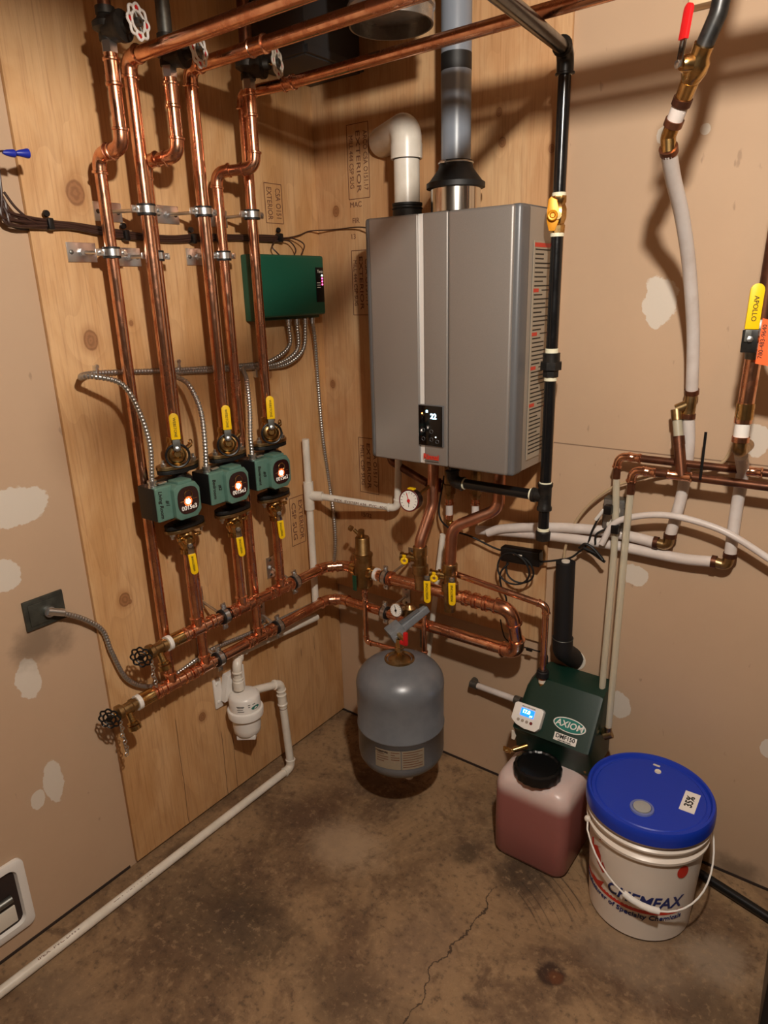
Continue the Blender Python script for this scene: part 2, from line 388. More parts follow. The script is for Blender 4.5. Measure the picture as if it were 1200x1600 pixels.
# ================= STRUCTURE =================
x1, y0, H = 3.3, -3.4, 2.46
pl = [(L(25, 795), .09, .05), (L(3, 905), .05, .045), (L(48, 1063), .03, .055), (L(88, 1225), .028, .06), (L(60, 1250, 0), .02, .03)]
dwl = drywall('drywall_left_face', 1, [(p.y, p.z, a, b) for p, a, b in pl], smudge=[(L(60, 1000, 0).y, L(60, 1000, 0).z, .08, .07)])
pr_ = [(W(1027, 470), .04, .065), (W(990, 903), .038, .032), (W(965, 1105), .035, .045), (W(1100, 200), .012, .012), (W(1038, 210), .022, .02), (W(1178, 688), .035, .04), (W(1199, 1172), .02, .03)]
dwr = drywall('drywall_right_face', 0, [(p.x, p.z, a, b) for p, a, b in pr_], seams=[(1.212, .86, 3)], smudge=[(W(1150, 1360, 0).x, W(1150, 1360, 0).z, .10, .05)])
dwo = mat('bare_stud_wall', '#5a4838', 0, .8, '#44362a', 6)
struct(MB().box((-.05, (y0-.1+.1)/2, H/2), (.1, -y0+.2, H)).build('wall_left', dwl))
struct(MB().box((x1/2, .05, H/2), (x1, .1, H)).build('wall_right', dwr))
struct(MB().box((x1/2, y0-.05, H/2), (x1, .1, H)).build('wall_back', dwo))
struct(MB().box((x1+.05, y0/2, H/2), (.1, -y0+.2, H)).build('wall_far_right', dwo))
struct(MB().box((x1/2, y0/2, -.05), (x1+.4, -y0+.4, .1)).build('floor', concrete()))
struct(MB().box((x1/2, y0/2, H+.05), (x1+.4, -y0+.4, .1)).build('ceiling', X['lumber']))
struct(MB().box((.0015, (y0)/2-.5, .004), (.003, -y0-1.0, .008)).build('trim_5', 'gapshade')); struct(MB().box((x1/2, -.0015, .004), (x1, .003, .008)).build('trim_6', 'gapshade'))  # dark base strips, shade of the gap under the drywall put into colour
# plywood sheets
kl = [(118, 302, .030), (142, 532, .026), (195, 937, .022), (203, 940, .008), (316, 1120, .017), (421, 585, .016), (520, 602, .014), (205, 505, .008)]
kr = [(785, 222, .014), (862, 232, .012), (785, 385, .012), (525, 330, .018), (485, 345, .016), (697, 1110, .008), (625, 855, .016), (528, 806, .014), (780, 175, .012), (520, 600, .015), (750, 590, .015)]
crk = [(L(*p, .012).y, L(*q, .012).z, L(*p, .012).z, .0016) for p, q in (((273, 1120), (268, 1320)), ((345, 1140), (350, 1260)), ((362, 1140), (372, 1240)), ((470, 1010), (470, 1030)), ((490, 990), (490, 1020)))]
wl = wood('plywood_left_face', 1, [(L(a, b).y, L(a, b).z, r) for a, b, r in kl], cracks=crk)
wr = wood('plywood_right_face', 0, [(W(a, b).x, W(a, b).z, r) for a, b, r in kr], base=('#c19264', '#d0aa7e'))
pyl = tag(MB().box((.006, -.491, (H+.012)/2), (.012, .958+.02, H-.014), .001).build('plywood_panel', wl), 'tall knotty plywood sheet on the left wall behind the copper pipes', 'panel')
zb = W(700, 962, .012).z
pyr = tag(MB().box((.436, -.006, (H+zb)/2), (.848, .012, H-zb), .001).build('plywood_panel', wr), 'stamped plywood sheet on the right wall behind the grey water heater', 'panel')
# ink stamps on the right plywood
def stamp(px0, py0, px1, py1, rows, par, side):
    G = W if side == 'R' else L
    a = G(px0, py0, .0125); b = G(px1, py1, .0125); hx = V((1, 0, 0)) if side == 'R' else V((0, 1, 0)); k = 0 if side == 'R' else 1
    cx = (a+b)/2; wd = abs(b[k]-a[k]); ht = abs(a.z-b.z); n = V((0, -1, 0)) if side == 'R' else V((1, 0, 0))
    mb = MB()
    for s in (-1, 1):
        mb.box(cx+hx*s*wd/2, (.002 if k == 0 else .0006, .0006 if k == 0 else .002, ht)); mb.box(cx+V((0, 0, s*ht/2)), (wd if k == 0 else .0006, .0006 if k == 0 else wd, .002))
    mb.build('stamp_border', 'stamp', par)
    for i, s in enumerate(rows):
        o = cx+hx*(wd*(.5-(i+.5)/len(rows)))
        text('stamp_lettering', s, o, (0, 0, -1), hx, wd/len(rows)*.8, 'stamp', par, sx=ht/(len(s)*wd/len(rows)*.55))
stamp(541, 196, 578, 308, ['ARCO CSA O151.17', 'EXTERIOR', 'MILL 444 CSP SUG'], pyr, 'R')
stamp(549, 392, 580, 492, ['CSA O151.17', 'EXTERIOR', 'MILL 444 CSP SUG'], pyr, 'R')
stamp(560, 683, 592, 773, ['CSA O151.17', 'EXTERIOR', 'MILL CSP SUG'], pyr, 'R')
stamp(412, 285, 443, 350, ['CSA O151', 'EXTERIOR'], pyl, 'L')
stamp(452, 780, 478, 845, ['EXTERIOR', 'CSP SUG'], pyl, 'L')
for i, (px, py) in enumerate(((556, 320), (556, 345), (552, 370), (572, 805))):
    text('stamp_lettering', ('MAC', 'FIR', '13', '15/32')[i], W(px, py, .0125), (1, 0, 0), (0, 0, 1), .022, 'stamp', pyr)
# ceiling bits: unseen joists, duct, blocks
for i, xx in enumerate((1.25, 1.85, 2.45, 3.05)):
    ye_ = -1.15 if i == 0 else -.005  # first joist: unseen, added and cut short to shade the left wall's top
    struct(MB().box((xx, (y0+ye_)/2, 2.34), (.04, ye_-y0-.01, .235)).build('trim_%d' % (i+1), 'lumber'))
t = thing('duct_boot', 'dark sheet metal duct boot tucked in the ceiling corner', 'duct', (.11, -.13, 2.25))
MB().box((.112, -.132, 2.352), (.198, .236, .212), .003).build('boot_shell', 'ductdark', t)
MB().box((.112, -.255, 2.26), (.2, .012, .02)).box((.217, -.132, 2.26), (.012, .24, .02)).build('boot_flange', 'ductdark', t)
cvc = V((.583, -.372, 2.2))
t = thing('vent_cap', 'round galvanised duct stub hanging open from the ceiling', 'duct', (cvc.x, cvc.y, 2.2))
MB()._rings([[V((cvc.x+r*math.cos(2*PI*k/48), cvc.y+r*math.sin(2*PI*k/48), z)) for k in range(48)] for z, r in
    ((2.45, .094), (2.245, .094), (2.242, .099), (2.236, .099), (2.232, .095), (2.205, .095), (2.205, .091), (2.32, .091))], False).build('duct_sleeve', 'galv', t)
MB().cyl((cvc.x, cvc.y, 2.232), (cvc.x, cvc.y, 2.234), .0915).build('damper_plate', 'galv', t)
sb = cvc+V((.58, -.80, 0)).normalized()*.095
MB().cyl(V((sb.x, sb.y, 2.215)), V((sb.x+.004, sb.y-.005, 2.215)), .005, seg=8).build('screw', 'steel', t)
# lamp holder & bulb (source of the room's light, above the frame)
t = thing('ceiling_lamp', 'bare bulb in a white lampholder on the ceiling in front of the corner', 'lamp', BULB)
MB().lathe([(.0, .02), (.10, .024), (.11, .055), (.19, .06)], BULB+V((0, 0, .045))).build('lampholder', 'white', t)
b_ = MB().cyl(BULB+V((0, 0, .03)), BULB+V((0, 0, .05)), .014).build('bulb_base', 'steel', t)

# ================= LEFT WALL PIPES =================
RP = .0142
def zl(px, py, o): return L(px, py, o).z
G1 = 'vertical copper pipes on the left plywood'
ZJ = 1.955
hz1, hx1, hz2, hx2 = .725, .12, .575, .085
CO = 'copper'
supY = (-.744, -.572, -.404); retY = (-.829, -.706, -.486); dropX = (.17, .18, .18); dropY = (-.823, -.681, -.436)
PT = (1.335, 1.325, 1.335)
ztop = (2.152, 2.166, 2.142)
# overhead + supply pipes
lab = ['copper pipe from the ceiling run down to the leftmost green pump', 'copper pipe from the second ceiling run down to the middle green pump', 'copper pipe with angled coupling overhead, down to the rightmost green pump']
ends = [V((1.5, -.744, 2.152)), V((1.55, -.572, 2.17)), None]
for i in range(3):
    y = supY[i]; z = ztop[i]
    pts = [V((.12, y, PT[i]-.13)), V((.12, y, z))]
    cp = []
    if i < 2: pts.append(ends[i]); cp = [(V((.36, y, z+(ends[i].z-z)*.2)), (1, 0, 0), .05)] if i == 1 else []
    else:
        c1 = F(452, 130, 2.147); c1.y = min(c1.y, -.362); pts += [V((c1.x, c1.y, z+.005)), V((1.6, c1.y-.012, z+.012))]
    t = run('copper_pipe', pts, RP*1.12 if i < 2 else RP, CO, lab[i], 'pipe', .024, 'elbow', CO, cp, G1)
lab = ['leftmost copper return pipe stepping back under the leftmost red-and-white handwheel', 'copper return pipe stepping back under the middle handwheel, close behind the leftmost pump pipe', 'copper return pipe stepping back under the rightmost handwheel, between the middle and right pump pipes']
for i in range(3):
    a = V((dropX[i], dropY[i], 2.135-.02*(i == 1))); b = V((dropX[i], dropY[i], ZJ+.0)); c = V((.083, retY[i], ZJ-.005)); d = V((.083, retY[i], hz2+.02))
    t = run('copper_pipe', [a, b, c, d], RP, CO, lab[i], 'pipe', .026, 'elbow', CO, [(a+V((0, 0, -.035)), (0, 0, 1), .055)], G1)
    MB().hexnut(a+V((0, 0, .0)), a+V((0, 0, .022)), .017).build('adapter', 'steel', t)
# gate valves with handwheels
def wheel(t, c, n, R, mt, hubm, nl=8):
    c = V(c); n = V(n).normalized(); ref = V((0, 0, 1)); u = n.cross(ref).normalized(); v = n.cross(u); mb = MB()
    P = [c+(u*math.cos(2*PI*k/64)+v*math.sin(2*PI*k/64))*R*(.90+.07*math.cos(nl*2*PI*k/64)) for k in range(64)]
    mb.tube(P, R*.085, 7, closed=True)
    mb.torus(c, n, R*.56, R*.085, 36, 7)
    for k in range(nl):
        a = 2*PI*(k+.5)/nl; d = u*math.cos(a)+v*math.sin(a); mb.tube([c+d*R*.56, c+d*R*.84], R*.085, 7)
    mb.build('handwheel', mt, t)
    mb = MB()
    for k in range(4):
        a = 2*PI*k/4+.4; mb.cyl(c, c+(u*math.cos(a)+v*math.sin(a))*R*.54, R*.09, seg=8)
    mb.cyl(c-n*.006, c+n*.006, R*.26); mb.build('wheel_spokes', hubm if hubm != 'red' else 'dullsteel', t)
    if hubm == 'red':
        mb = MB()
        for k in range(nl):
            if k % 2 == 0: q = c+(u*math.cos(2*PI*k/nl)+v*math.sin(2*PI*k/nl))*R*.74; mb.cyl(q-n*.0015, q+n*.0005, R*.15, seg=8)
        mb.build('rim_paint', 'red', t)
wdir = V((.80, -.52, -.08))
lab = ['black gate valve with red and white handwheel, leftmost of three', 'black gate valve with red and white handwheel, half behind the lowest-left overhead pipe', 'black gate valve with faded handwheel, rightmost, above the elbow stack']
for i, (px, py) in enumerate(((172, 52), (267, 92), (398, 112))):
    ca = V((dropX[i], dropY[i], L(px, py, dropX[i]).z)); bz = 2.157-.02*(i == 1)
    t = thing('gate_valve', lab[i], 'valve', V((ca.x, ca.y, bz)), 'gate valves on the zone returns')
    h = ca.z-bz+.02
    MB().lathe([(0, .019), (.012, .019), (.014, .016), (h*.45, .020), (h*.6, .030), (h*.9, .030), (h*1.1, .021), (h*1.3, .017), (h*1.32, .020), (h*1.32+.014, .020)], (ca.x, ca.y, bz), seg=24).build('valve_body', 'valvebody', t)
    c0 = ca+V((0, 0, .005)); wd = wdir if i else V((.9, -.1, -.1)); wd = wd.normalized()
    wd = (V((.95, .25, .03)) if i == 0 else V((.92, .30, .0)) if i == 1 else V((.9, .35, .02))).normalized()
    MB().lathe([(0, .024), (.03, .027), (.034, .030), (.044, .030), (.047, .016), (.060, .012)], c0, wd, 20).build('bonnet', 'valvebody', t)
    MB().cyl(c0+wd*.055, c0+wd*.088, .004).build('stem', 'brass', t)
    wheel(t, c0+wd*.082, wd, .034, 'white' if i < 2 else 'label', 'red')
    tp = bz+h*1.32+.014
    MB().cyl((ca.x, ca.y, tp), (ca.x, ca.y, H-.001), .016 if i else .0135).build('riser', 'oldcopper' if i != 1 else 'dullsteel', t)

# split ring hangers
def hanger(wp, pp, axis, r, n, label, group, hw=.075, hh=.044, plate=True, pvert=True):
    """wall plate at wp, ring round pipe at pp (axis), n = wall normal"""
    wp = V(wp); pp = V(pp); n = V(n); axis = V(axis).normalized(); up = V((0, 0, 1)); s = up.cross(n).normalized()
    t = thing('pipe_hanger', label, 'pipe clamp', wp, group)
    if plate:
        MB().box(wp+n*.0022, (hw, hh, .0035), .001, ax=(s, up, n)).build('mounting_plate', 'steel', t)
        for q in (-1, 1): MB().lathe([(0, .0055), (.002, .005), (.0035, .002)], wp+n*.004+s*q*hw*.36 if hw > hh else wp+n*.004+up*q*hh*.36, n, 12).build('screw', 'dullsteel', t)
        MB().tube([wp+n*.003, wp+n*.012], .009, 6).build('rod_nut', 'steel', t)
    d = pp-wp; L0 = d.length; d.normalize()
    if L0 > r+.012: MB().cyl(wp+n*.003, pp-d*(r+.004), .0045, seg=10).build('threaded_rod', 'steel', t)
    def band(name, mt, w, ro, ri):
        u = axis.cross(V((.3, .5, .81))).normalized(); v = axis.cross(u); g = 32; rings = []
        for h, rr in ((-w, ri), (-w, ro), (w, ro), (w, ri)): rings.append([pp+axis*h+(u*math.cos(2*PI*k/g)+v*math.sin(2*PI*k/g))*rr for k in range(g)])
        MB()._rings(rings, False, True).build(name, mt, t)
    band('rubber_liner', 'rubber', .0125, r+.0060, r+.0002); band('ring', 'steel', .0075, r+.0080, r+.004)
    e = axis.cross(n).normalized()
    if abs(e.dot(n)) > .5: e = up
    for q in (-1, 1):
        c = pp+e*q*(r+.016)
        MB().box(c, (.020, .016, .007), .002, ax=(e, axis, e.cross(axis))).build('clamp_ear', 'steel', t)
        MB().tube([c-e.cross(axis)*.010, c+e.cross(axis)*.010], .0045, 6).build('clamp_bolt', 'steel', t)
    return t
GH = 'split ring hangers on the left plywood'
hp = [('leftmost upper hanger on the leftmost copper pipe', (160, 393), .083, retY[0], 1.742), ('upper hanger on the leftmost pump pipe', (190, 332), .12, supY[0], 1.838), ('lower hanger on the return pipe behind the leftmost pump pipe', (212, 402), .083, retY[1], 1.737),
      ('upper hanger on the middle pump pipe', (270, 337), .12, supY[1], 1.845), ('lower hanger on the return pipe beside the middle pump pipe', (316, 402), .083, retY[2], 1.742), ('upper hanger on the rightmost pump pipe', (358, 345), .12, supY[2], 1.848)]
for lb, pw, o, y, z in hp:
    p = L(*pw, .012); hanger((.012, y-.035, p.z*.5+z*.5), (o, y, z), (0, 0, 1), RP*1.12 if o > .1 else RP, (1, 0, 0), 'zinc clamp, '+lb, GH)

# ================= HEADERS =================
RH = .0165
cor = .125
h1 = [V((hx1, L(262, 1005, hx1).y, hz1)), V((hx1, -.19, hz1)), V((.17, -.14, hz1)), V((.225, -.14, hz1))]
t1 = run('pipe_header', h1, RH, CO, 'upper horizontal copper header below the green pumps, with solder tees', 'pipe', .03, 'elbow', CO, [], 'copper headers')
h2y = L(215, 1100, hx2).y
sepx = .262
Y2 = -.115
h2 = [V((hx2, h2y, hz2)), V((hx2, -.15, hz2)), V((.13, Y2, hz2)), V((.815, Y2, hz2)), V((.815, -.155, hz1)), V((.31, -.145, hz1))]
h2a = [V((hx2, h2y, hz2)), V((hx2, -.15, hz2)), V((.13, Y2, hz2)), V((.40, Y2, hz2))]
t2 = run('pipe_header', h2a, RH, CO, 'lower horizontal copper header near the white filter, bending at the corner', 'pipe', .03, 'elbow', CO, [], 'copper headers')
t3 = run('pipe_loop', [V((.40, Y2, hz2)), V((.83, Y2, hz2)), V((.82, -.155, hz1+.01)), V((.33, -.145, hz1))], .0195, CO, 'thick copper hairpin loop on the right wall beside the tank', 'pipe', .035, 'elbow', CO,
         [(V((.40, Y2, hz2)), (1, 0, 0), .04)])
for xx in (.375, .665, .70, .735): coupling(V((.33, -.145, hz1)).lerp(V((.82, -.155, hz1+.01)), (xx-.33)/.49), V((.49, -.01, .01)), .03, .0195, CO, t3)
for i in range(3):
    tee((hx1, supY[i], hz1), (0, 1, 0), (0, 0, 1), RH, RP, CO, t1)
    coupling(V((hx1, supY[i]+.055, hz1)), V((0, 1, 0)), .024, RH, CO, t1); coupling(V((hx1, supY[i]-.045, hz1)), V((0, 1, 0)), .02, RH, CO, t1)
    tee((hx2, retY[i], hz2), (0, 1, 0), (0, 0, 1), RH, RP, CO, t2)
    coupling(V((hx2, retY[i]+.055, hz2)), V((0, 1, 0)), .024, RH, CO, t2); coupling(V((hx2, retY[i]-.045, hz2)), V((0, 1, 0)), .02, RH, CO, t2)
GL = 'split ring hangers on the headers'
for lb, (px, py), o, z in (('on the upper header between the left and middle pumps', (350, 962), hx1, hz1), ('on the upper header right of the right pump', (460, 907), hx1, hz1), ('on the lower header left of the white filter', (342, 1030), hx2, hz2), ('on the lower header above the filter', (434, 978), hx2, hz2)):
    y = L(px, py, o).y; hanger((.012, y-.005, z+.03), (o, y, z), (0, 1, 0), RH, (1, 0, 0), 'zinc and rubber split ring clamp '+lb, GL, .034, .075)
for lb, (px, py), o, z in (('beside the brass air separator', (603, 902), .145, hz1), ('on the lower header left of the small gauge', (602, 962), .115, hz2)):
    x = W(px, py, o).x; hanger((x+.02, -.012, z+.03), (x, -o, z), (1, 0, 0), RH if z > .6 else RH, (0, -1, 0), 'zinc and rubber split ring clamp '+lb, GL, .034, .075)
# drain valves at header ends
for i, (yy, xx, zz, lb) in enumerate(((h1[0].y, hx1, hz1, 'brass drain valve with black handwheel on the upper header end'), (h2y, hx2, hz2, 'brass drain valve with black handwheel on the lower header end'))):
    c = V((xx, yy, zz)); t = thing('drain_valve', lb, 'valve', c+V((0, -.05, -.02)), 'boiler drains')
    MB().tube([c+V((0, .05, 0)), c+V((0, .046, 0)), c], [.020, .021, .021]).build('adapter', 'brass', t)
    MB().lathe([(0, .0215), (.012, .0215)], c+V((0, .008, 0)), (0, -1, 0)).build('white_collar', 'white', t)
    MB().lathe([(0, .016), (.01, .016), (.012, .019), (.02, .019), (.022, .016), (.045, .015), (.05, .021), (.062, .021), (.066, .012)], c, (0, -1, 0), 24).build('valve_body', 'dullbrass', t)
    MB().cyl(c+V((.0, -.03, -.01)), c+V((.012, -.03, -.035)), .010).lathe([(0, .010), (.01, .011), (.012, .016), (.018, .016)], c+V((.010, -.03, -.028)), (.35, 0, -1), 20).build('spout', 'brass', t)
    MB().lathe([(0, .0185), (.012, .0185), (.013, .012), (.018, .004)], c+V((.017, -.03, -.048)), (.35, 0, -1), 24).build('spout_cap', 'brass', t)
    MB().cyl(c+V((0, -.06, 0)), c+V((.004, -.088, .0)), .005).build('stem', 'brass', t)
    wheel(t, c+V((.004, -.088, 0)), (.55, -.8, .0), .030, 'abs', 'abs', 8)
    mb = MB(); p = c+V((.006, -.062, -.016))
    for k in range(9+3*i): mb.torus(p+V((.002*math.sin(k), .0015*math.cos(2*k)+.0006*k, -.0105*k)), (1, 0, 0) if k % 2 else (0, 1, 0), .0056, .0016, 10, 5)
    mb.build('cap_chain', 'steel', t)

# ================= PUMPS + ISOLATION VALVES =================
def lever(t, piv, dirv, n, ln0, ln1, wd, mt, s='', neck='dullsteel'):
    """lever handle: steel neck then vinyl sleeve"""
    dirv = V(dirv).normalized(); n = V(n).normalized(); s_ = dirv.cross(n).normalized(); piv = V(piv)
    MB().box(piv+dirv*(ln0/2), (wd*.8, ln0+.01, .003), .001, ax=(s_, dirv, n)).build('handle_neck', neck, t)
    l = ln1-ln0; pts = []
    for k in range(9): a = PI*k/8; pts.append((wd/2*math.cos(a), l-wd/2+wd/2*math.sin(a)))
    pts += [(-wd/2, 0), (wd/2, 0)]
    sl = MB().prism([(x, y) for x, y in pts], piv+dirv*ln0-n*.003, s_, dirv, .007, .0012).build('handle_sleeve', mt, t)
    if s:
        c = piv+dirv*(ln0+l*.45)+n*(.0045 if s_.cross(dirv).dot(n) > 0 else .0045)
        text('handle_lettering', s, c, -dirv, n.cross(-dirv), min(wd*.5, l*1.15/max(4, len(s))), 'ink', sl)
    MB().lathe([(0, .0065), (.003, .0065), (.004, .003)], piv+n*.002, n, 6).build('handle_nut', 'steel', t)
GV = 'pump isolation valves'; GP = 'green circulator pumps'
names = ['leftmost', 'middle', 'rightmost']
pz = [1.125, 1.121, 1.124]; hand = ['#1|Living Room', '#2|Bedroom', '#3|Basement']
for i in range(3):
    y = supY[i]; o = V((.12, y, pz[i])); T = o.z+.0825; B = o.z-.0825
    t = thing('circulator_pump', 'dark green circulator pump with a lit face, %s of three, marked by hand' % names[i], 'pump', o+V((0, 0, -.0825)), GP)
    MB().lathe([(-.0825, .030), (-.070, .030), (-.066, .018), (-.045, .020), (-.03, .036), (.03, .036), (.045, .020), (.066, .018), (.070, .030), (.0825, .030)], o, seg=28).build('volute', 'castiron', t)
    for sg in (-1, 1):
        mb = MB(); pts = [((.058+.0 if abs(math.cos(a)) > 2 else 0)+.062*math.copysign(abs(math.cos(a))**.75, math.cos(a)), .030*math.sin(a)) for a in [2*PI*k/28 for k in range(28)]]
        mb.prism(pts, o+V((0, 0, sg*.0765-.005)), (0, 1, 0), (-1, 0, 0), .010, .001).build('pump_flange', 'castiron', t)
    fc = V((.197, y-.036, 1.136))
    MB().lathe([(0, .044), (.03, .046), (.034, .040), (.05, .040)], V((.085, y-.018, fc.z)), (1, 0, 0), 32).box(V((.118, y-.018, fc.z-.008)), (.05, .10, .108), .012).build('motor_collar', 'castiron', t)
    ft = .052; c = fc-V((ft, 0, 0))
    oct_ = [(.041, -.034), (.041, .026), (.028, .045), (-.030, .045), (-.041, .036), (-.041, -.040), (-.028, -.050), (.026, -.050)]
    MB().prism(oct_, c, (0, 1, 0), (0, 0, 1), ft, .005).build('motor_housing', 'pumpgreen', t)
    MB().box(c+V((ft*.5, .0, .046)), (ft*.8, .044, .012), .003).build('housing_ridge', 'pumpgreen', t)
    MB().prism([(.033*math.copysign(abs(math.cos(a))**.72, math.cos(a)), .036*math.copysign(abs(math.sin(a))**.72, math.sin(a))) for a in [2*PI*k/32 for k in range(32)]], fc-V((.001, 0, 0)), (0, 1, 0), (0, 0, 1), .003).build('face_plate', X.setdefault('pumpface', mat('pump_face', '#2a1414', 0, .18)), t)
    MB().torus(fc+V((.003, 0, .014)), (1, 0, 0), .012, .0014, 24, 5).build('face_emblem', 'brass', t)
    MB().box(fc+V((.0025, -.019, .0)), (.001, .014, .0026)).box(fc+V((.0025, .019, .001)), (.001, .014, .0016)).build('face_stripe', 'brass', t)
    text('face_lettering', '0015e3', fc+V((.0024, .0, -.020)), (0, 1, 0), (0, 0, 1), .0165, 'white', t, bold=.0003)
    MB().cyl(fc+V((.0015, -.002, -.003)), fc+V((.0026, -.002, -.003)), .0125, seg=24).build('light_halo', X.setdefault('halo', mat('lamp_halo', '#a83a12', 0, .4, emit=1.2)), t)  # glowing disc added to paint the status light's halo
    MB().ico(fc+V((.003, -.002, -.003)), .0066, (.4, 1, 1)).build('status_light', 'glow', t)
    b = V((.150, fc.y-.063, fc.z+.002))
    MB().box(b-V((.006, 0, 0)), (.070, .048, .088), .005, seg=2).build('terminal_base', 'castiron', t)
    MB().box(b+V((.022, .003, 0)), (.022, .050, .090), .004, seg=3).build('terminal_box', 'pumpgreen', t)
    for j, hs in enumerate(hand[i].split('|')):
        text('handwriting', hs, b+V((.0332, .008-.017*j if False else (0.010-.019*j), .0)), (0, 0, -1), (0, 1, 0), .0145, 'ink', t, shear=.2, bold=.0004, ext=.0002)
    MB().lathe([(0, .011), (.006, .011), (.007, .0095), (.014, .0095), (.015, .012), (.020, .012)], b+V((.01, -.012, .042)), (0, 0, 1), 16).box(b+V((.012, .014, .050)), (.012, .026, .005), .001).build('cable_connector', 'steel', t)
    # upper and lower isolation flanges
    for sg, nm in ((1, 'above'), (-1, 'below')):
        f0 = V((.12, y, T if sg > 0 else B)); a = V((0, 0, sg))
        v = thing('isolation_valve', 'brass isolation valve with yellow lever %s the %s green pump' % (nm, names[i]), 'valve', f0, GV)
        pts = [(.064*math.copysign(abs(math.cos(q))**.75, math.cos(q)), .031*math.sin(q)) for q in [2*PI*k/28 for k in range(28)]]
        MB().prism(pts, f0+V((0, 0, .0012 if sg > 0 else -.0102)), (0, 1, 0), (-1, 0, 0), .009, .001).build('valve_flange', 'dullbrass', v)
        for q in (-1, 1):
            MB().tube([f0+V((.006, q*.048, sg*.009)), f0+V((.006, q*.048, sg*.018))], .008, 6).cyl(f0+V((.006, q*.048, sg*.0)), f0+V((.006, q*.048, sg*.027)), .004, seg=8).build('flange_bolt', 'steel', v)
        MB().lathe([(.010, .017), (.016, .020), (.024, .025), (.050, .025), (.058, .020), (.066, .018), (.068, .021), (.080, .021), (.083, .0165)], f0, a, 24).build('valve_body', 'brass', v)
        n = V((.86, -.5, .1)).normalized() if sg > 0 else V((.9, -.4, 0)).normalized()
        cen = f0+a*.037
        MB().lathe([(.018, .016), (.03, .014), (.036, .008)], cen, n, 20).build('valve_bonnet', 'brass', v)
        if sg > 0:
            MB().lathe([(.012, .026), (.026, .025), (.030, .018), (.033, .002)], cen+V((0, 0, -.004)), n, 28).build('purge_port', 'brass', v)
            MB().torus(cen+n*.036+V((0, 0, -.004)), n, .0295, .0034, 36, 8).build('lever_ring', 'abs', v)
            for q in (1,): MB().cyl(cen+V((0, q*.02, 0)), cen+V((0, q*.05, .014)), .006).torus(cen+V((-.004, q*.052, .018)), (1, .3, 0), .008, .002, 12, 6).build('drain_knob', 'brass', v)
            piv = cen+n*.040+V((0, 0, .014))
            lever(v, piv, (0, 0, 1), n, .026, .094, .0235, 'yellow', 'WEBSTONE')
        else:
            for q in (-1, 1): MB().cyl(cen, cen+V((0.012, q*.034, .006)), .006).box(cen+V((.014, q*.032, .006)), (.006, .014, .010), .001).build('wing', 'brass', v)
            piv = cen+n*.034-V((0, 0, .012))
            lever(v, piv, (.02, .05, -1), n, .026, .086, .0205, 'yellow', 'WEBSTONE', 'chrome')
    # stub from pump to header
    tag(MB().cyl((.12, y, B-.075), (.12, y, hz1+.03), RP).build('copper_stub', CO), 'short copper pipe dropping from the %s pump into the upper header' % names[i], 'pipe', 'pump outlet stubs')

# ================= CONTROLLER BOX, CONDUITS, CABLES (left) =================
bx = .085
a = L(381, 398, .03); b_ = L(508, 402, bx); yb0 = L(388, 440, .04).y; yb1 = L(507, 450, bx).y; zt = L(450, 397, bx).z; zbm = L(450, 500, bx).z
zt, zbm = max(zt, zbm), min(zt, zbm); cy = (yb0+yb1)/2
t = thing('zone_controller', 'dark green zone control box on the left plywood, lights in a black strip', 'control box', (.012, cy, zbm))
MB().box((.012+.024, cy, (zt+zbm)/2), (.046, yb1-yb0, zt-zbm), .006).build('box_base', 'boxgreen', t)
MB().box((.060+.014, cy, (zt+zbm)/2+.004), (.030, yb1-yb0-.004, zt-zbm-.012), .009, seg=3).build('box_cover', 'boxgreen', t)
pc = V((.0898, yb1-.027, (zt+zbm)/2+.006))
lp = MB().box(pc, (.002, .036, .105), .0005).build('light_panel', 'abs', t)
text('panel_lettering', 'Taco', pc+V((.0012, .002, .040)), (0, 1, 0), (0, 0, 1), .013, 'label', lp)
for k in range(3): MB().box(pc+V((.0012, -.006, .006-.007*k)), (.0006, .016, .002)).build('panel_print', 'label', lp)
for k in range(4): MB().ico(pc+V((.0012, .011, .028-.009*k)), .0027, (.5, 1, 1)).build('indicator_light', 'ledwhite' if k == 0 else 'ledpink', lp)
def armour(name, pts, label, cat='conduit', group=None, r=.0072, mt='alu', pitch=.0088):
    line = cr(pts, 14); out = [line[0]]; rs = [r]; acc = 0; tgt = pitch/2; flip = 0
    # resample evenly
    d = [0]
    for p, q in zip(line, line[1:]): d.append(d[-1]+(q-p).length)
    n = max(4, int(d[-1]/(pitch/4))); j = 0; P = []; Rr = []
    for k in range(n+1):
        s = d[-1]*k/n
        while j < len(d)-2 and d[j+1] < s: j += 1
        f = (s-d[j])/max(1e-9, d[j+1]-d[j]); P.append(line[j].lerp(line[j+1], f)); Rr.append(r*(1.0 if k % 4 in (0, 1) else .80))
    return tag(MB().tube(P, Rr, 10).build(name, mt, ang=60), label, cat, group)
GC = 'armoured cables from the control box'
def bconn(i): return V((.055, L((451, 464, 477, 488)[i], 507, .055).y, zbm))
conn = thing('cable_connector_set', 'row of steel cable connectors under the green control box', 'connectors', bconn(1)) if False else None
for k in range(4):
    c = bconn(k); MB().lathe([(0, .010), (-.006, .010), (-.007, .0085), (-.018, .0085)][::-1], c, (0, 0, 1), 14).build('cable_connector', 'steel', t)
def termtop(i): return V((.160, supY[i]-.036-.063-.012, 1.138+.058))
tt = [termtop(i) for i in range(3)]
armour('armoured_cable', [bconn(0)+V((0, 0, -.015)), L(452, 540, .05), L(425, 563, .035), L(390, 570, .02), L(275, 578, .02), L(150, 583, .02), L(126, 590, .06), L(145, 588, .10), L(190, 600, .14), L(216, 640, .155), L(234, 695, .165), tt[0]], 'armoured cable sweeping from the control box far left, down to the leftmost pump', group=GC)
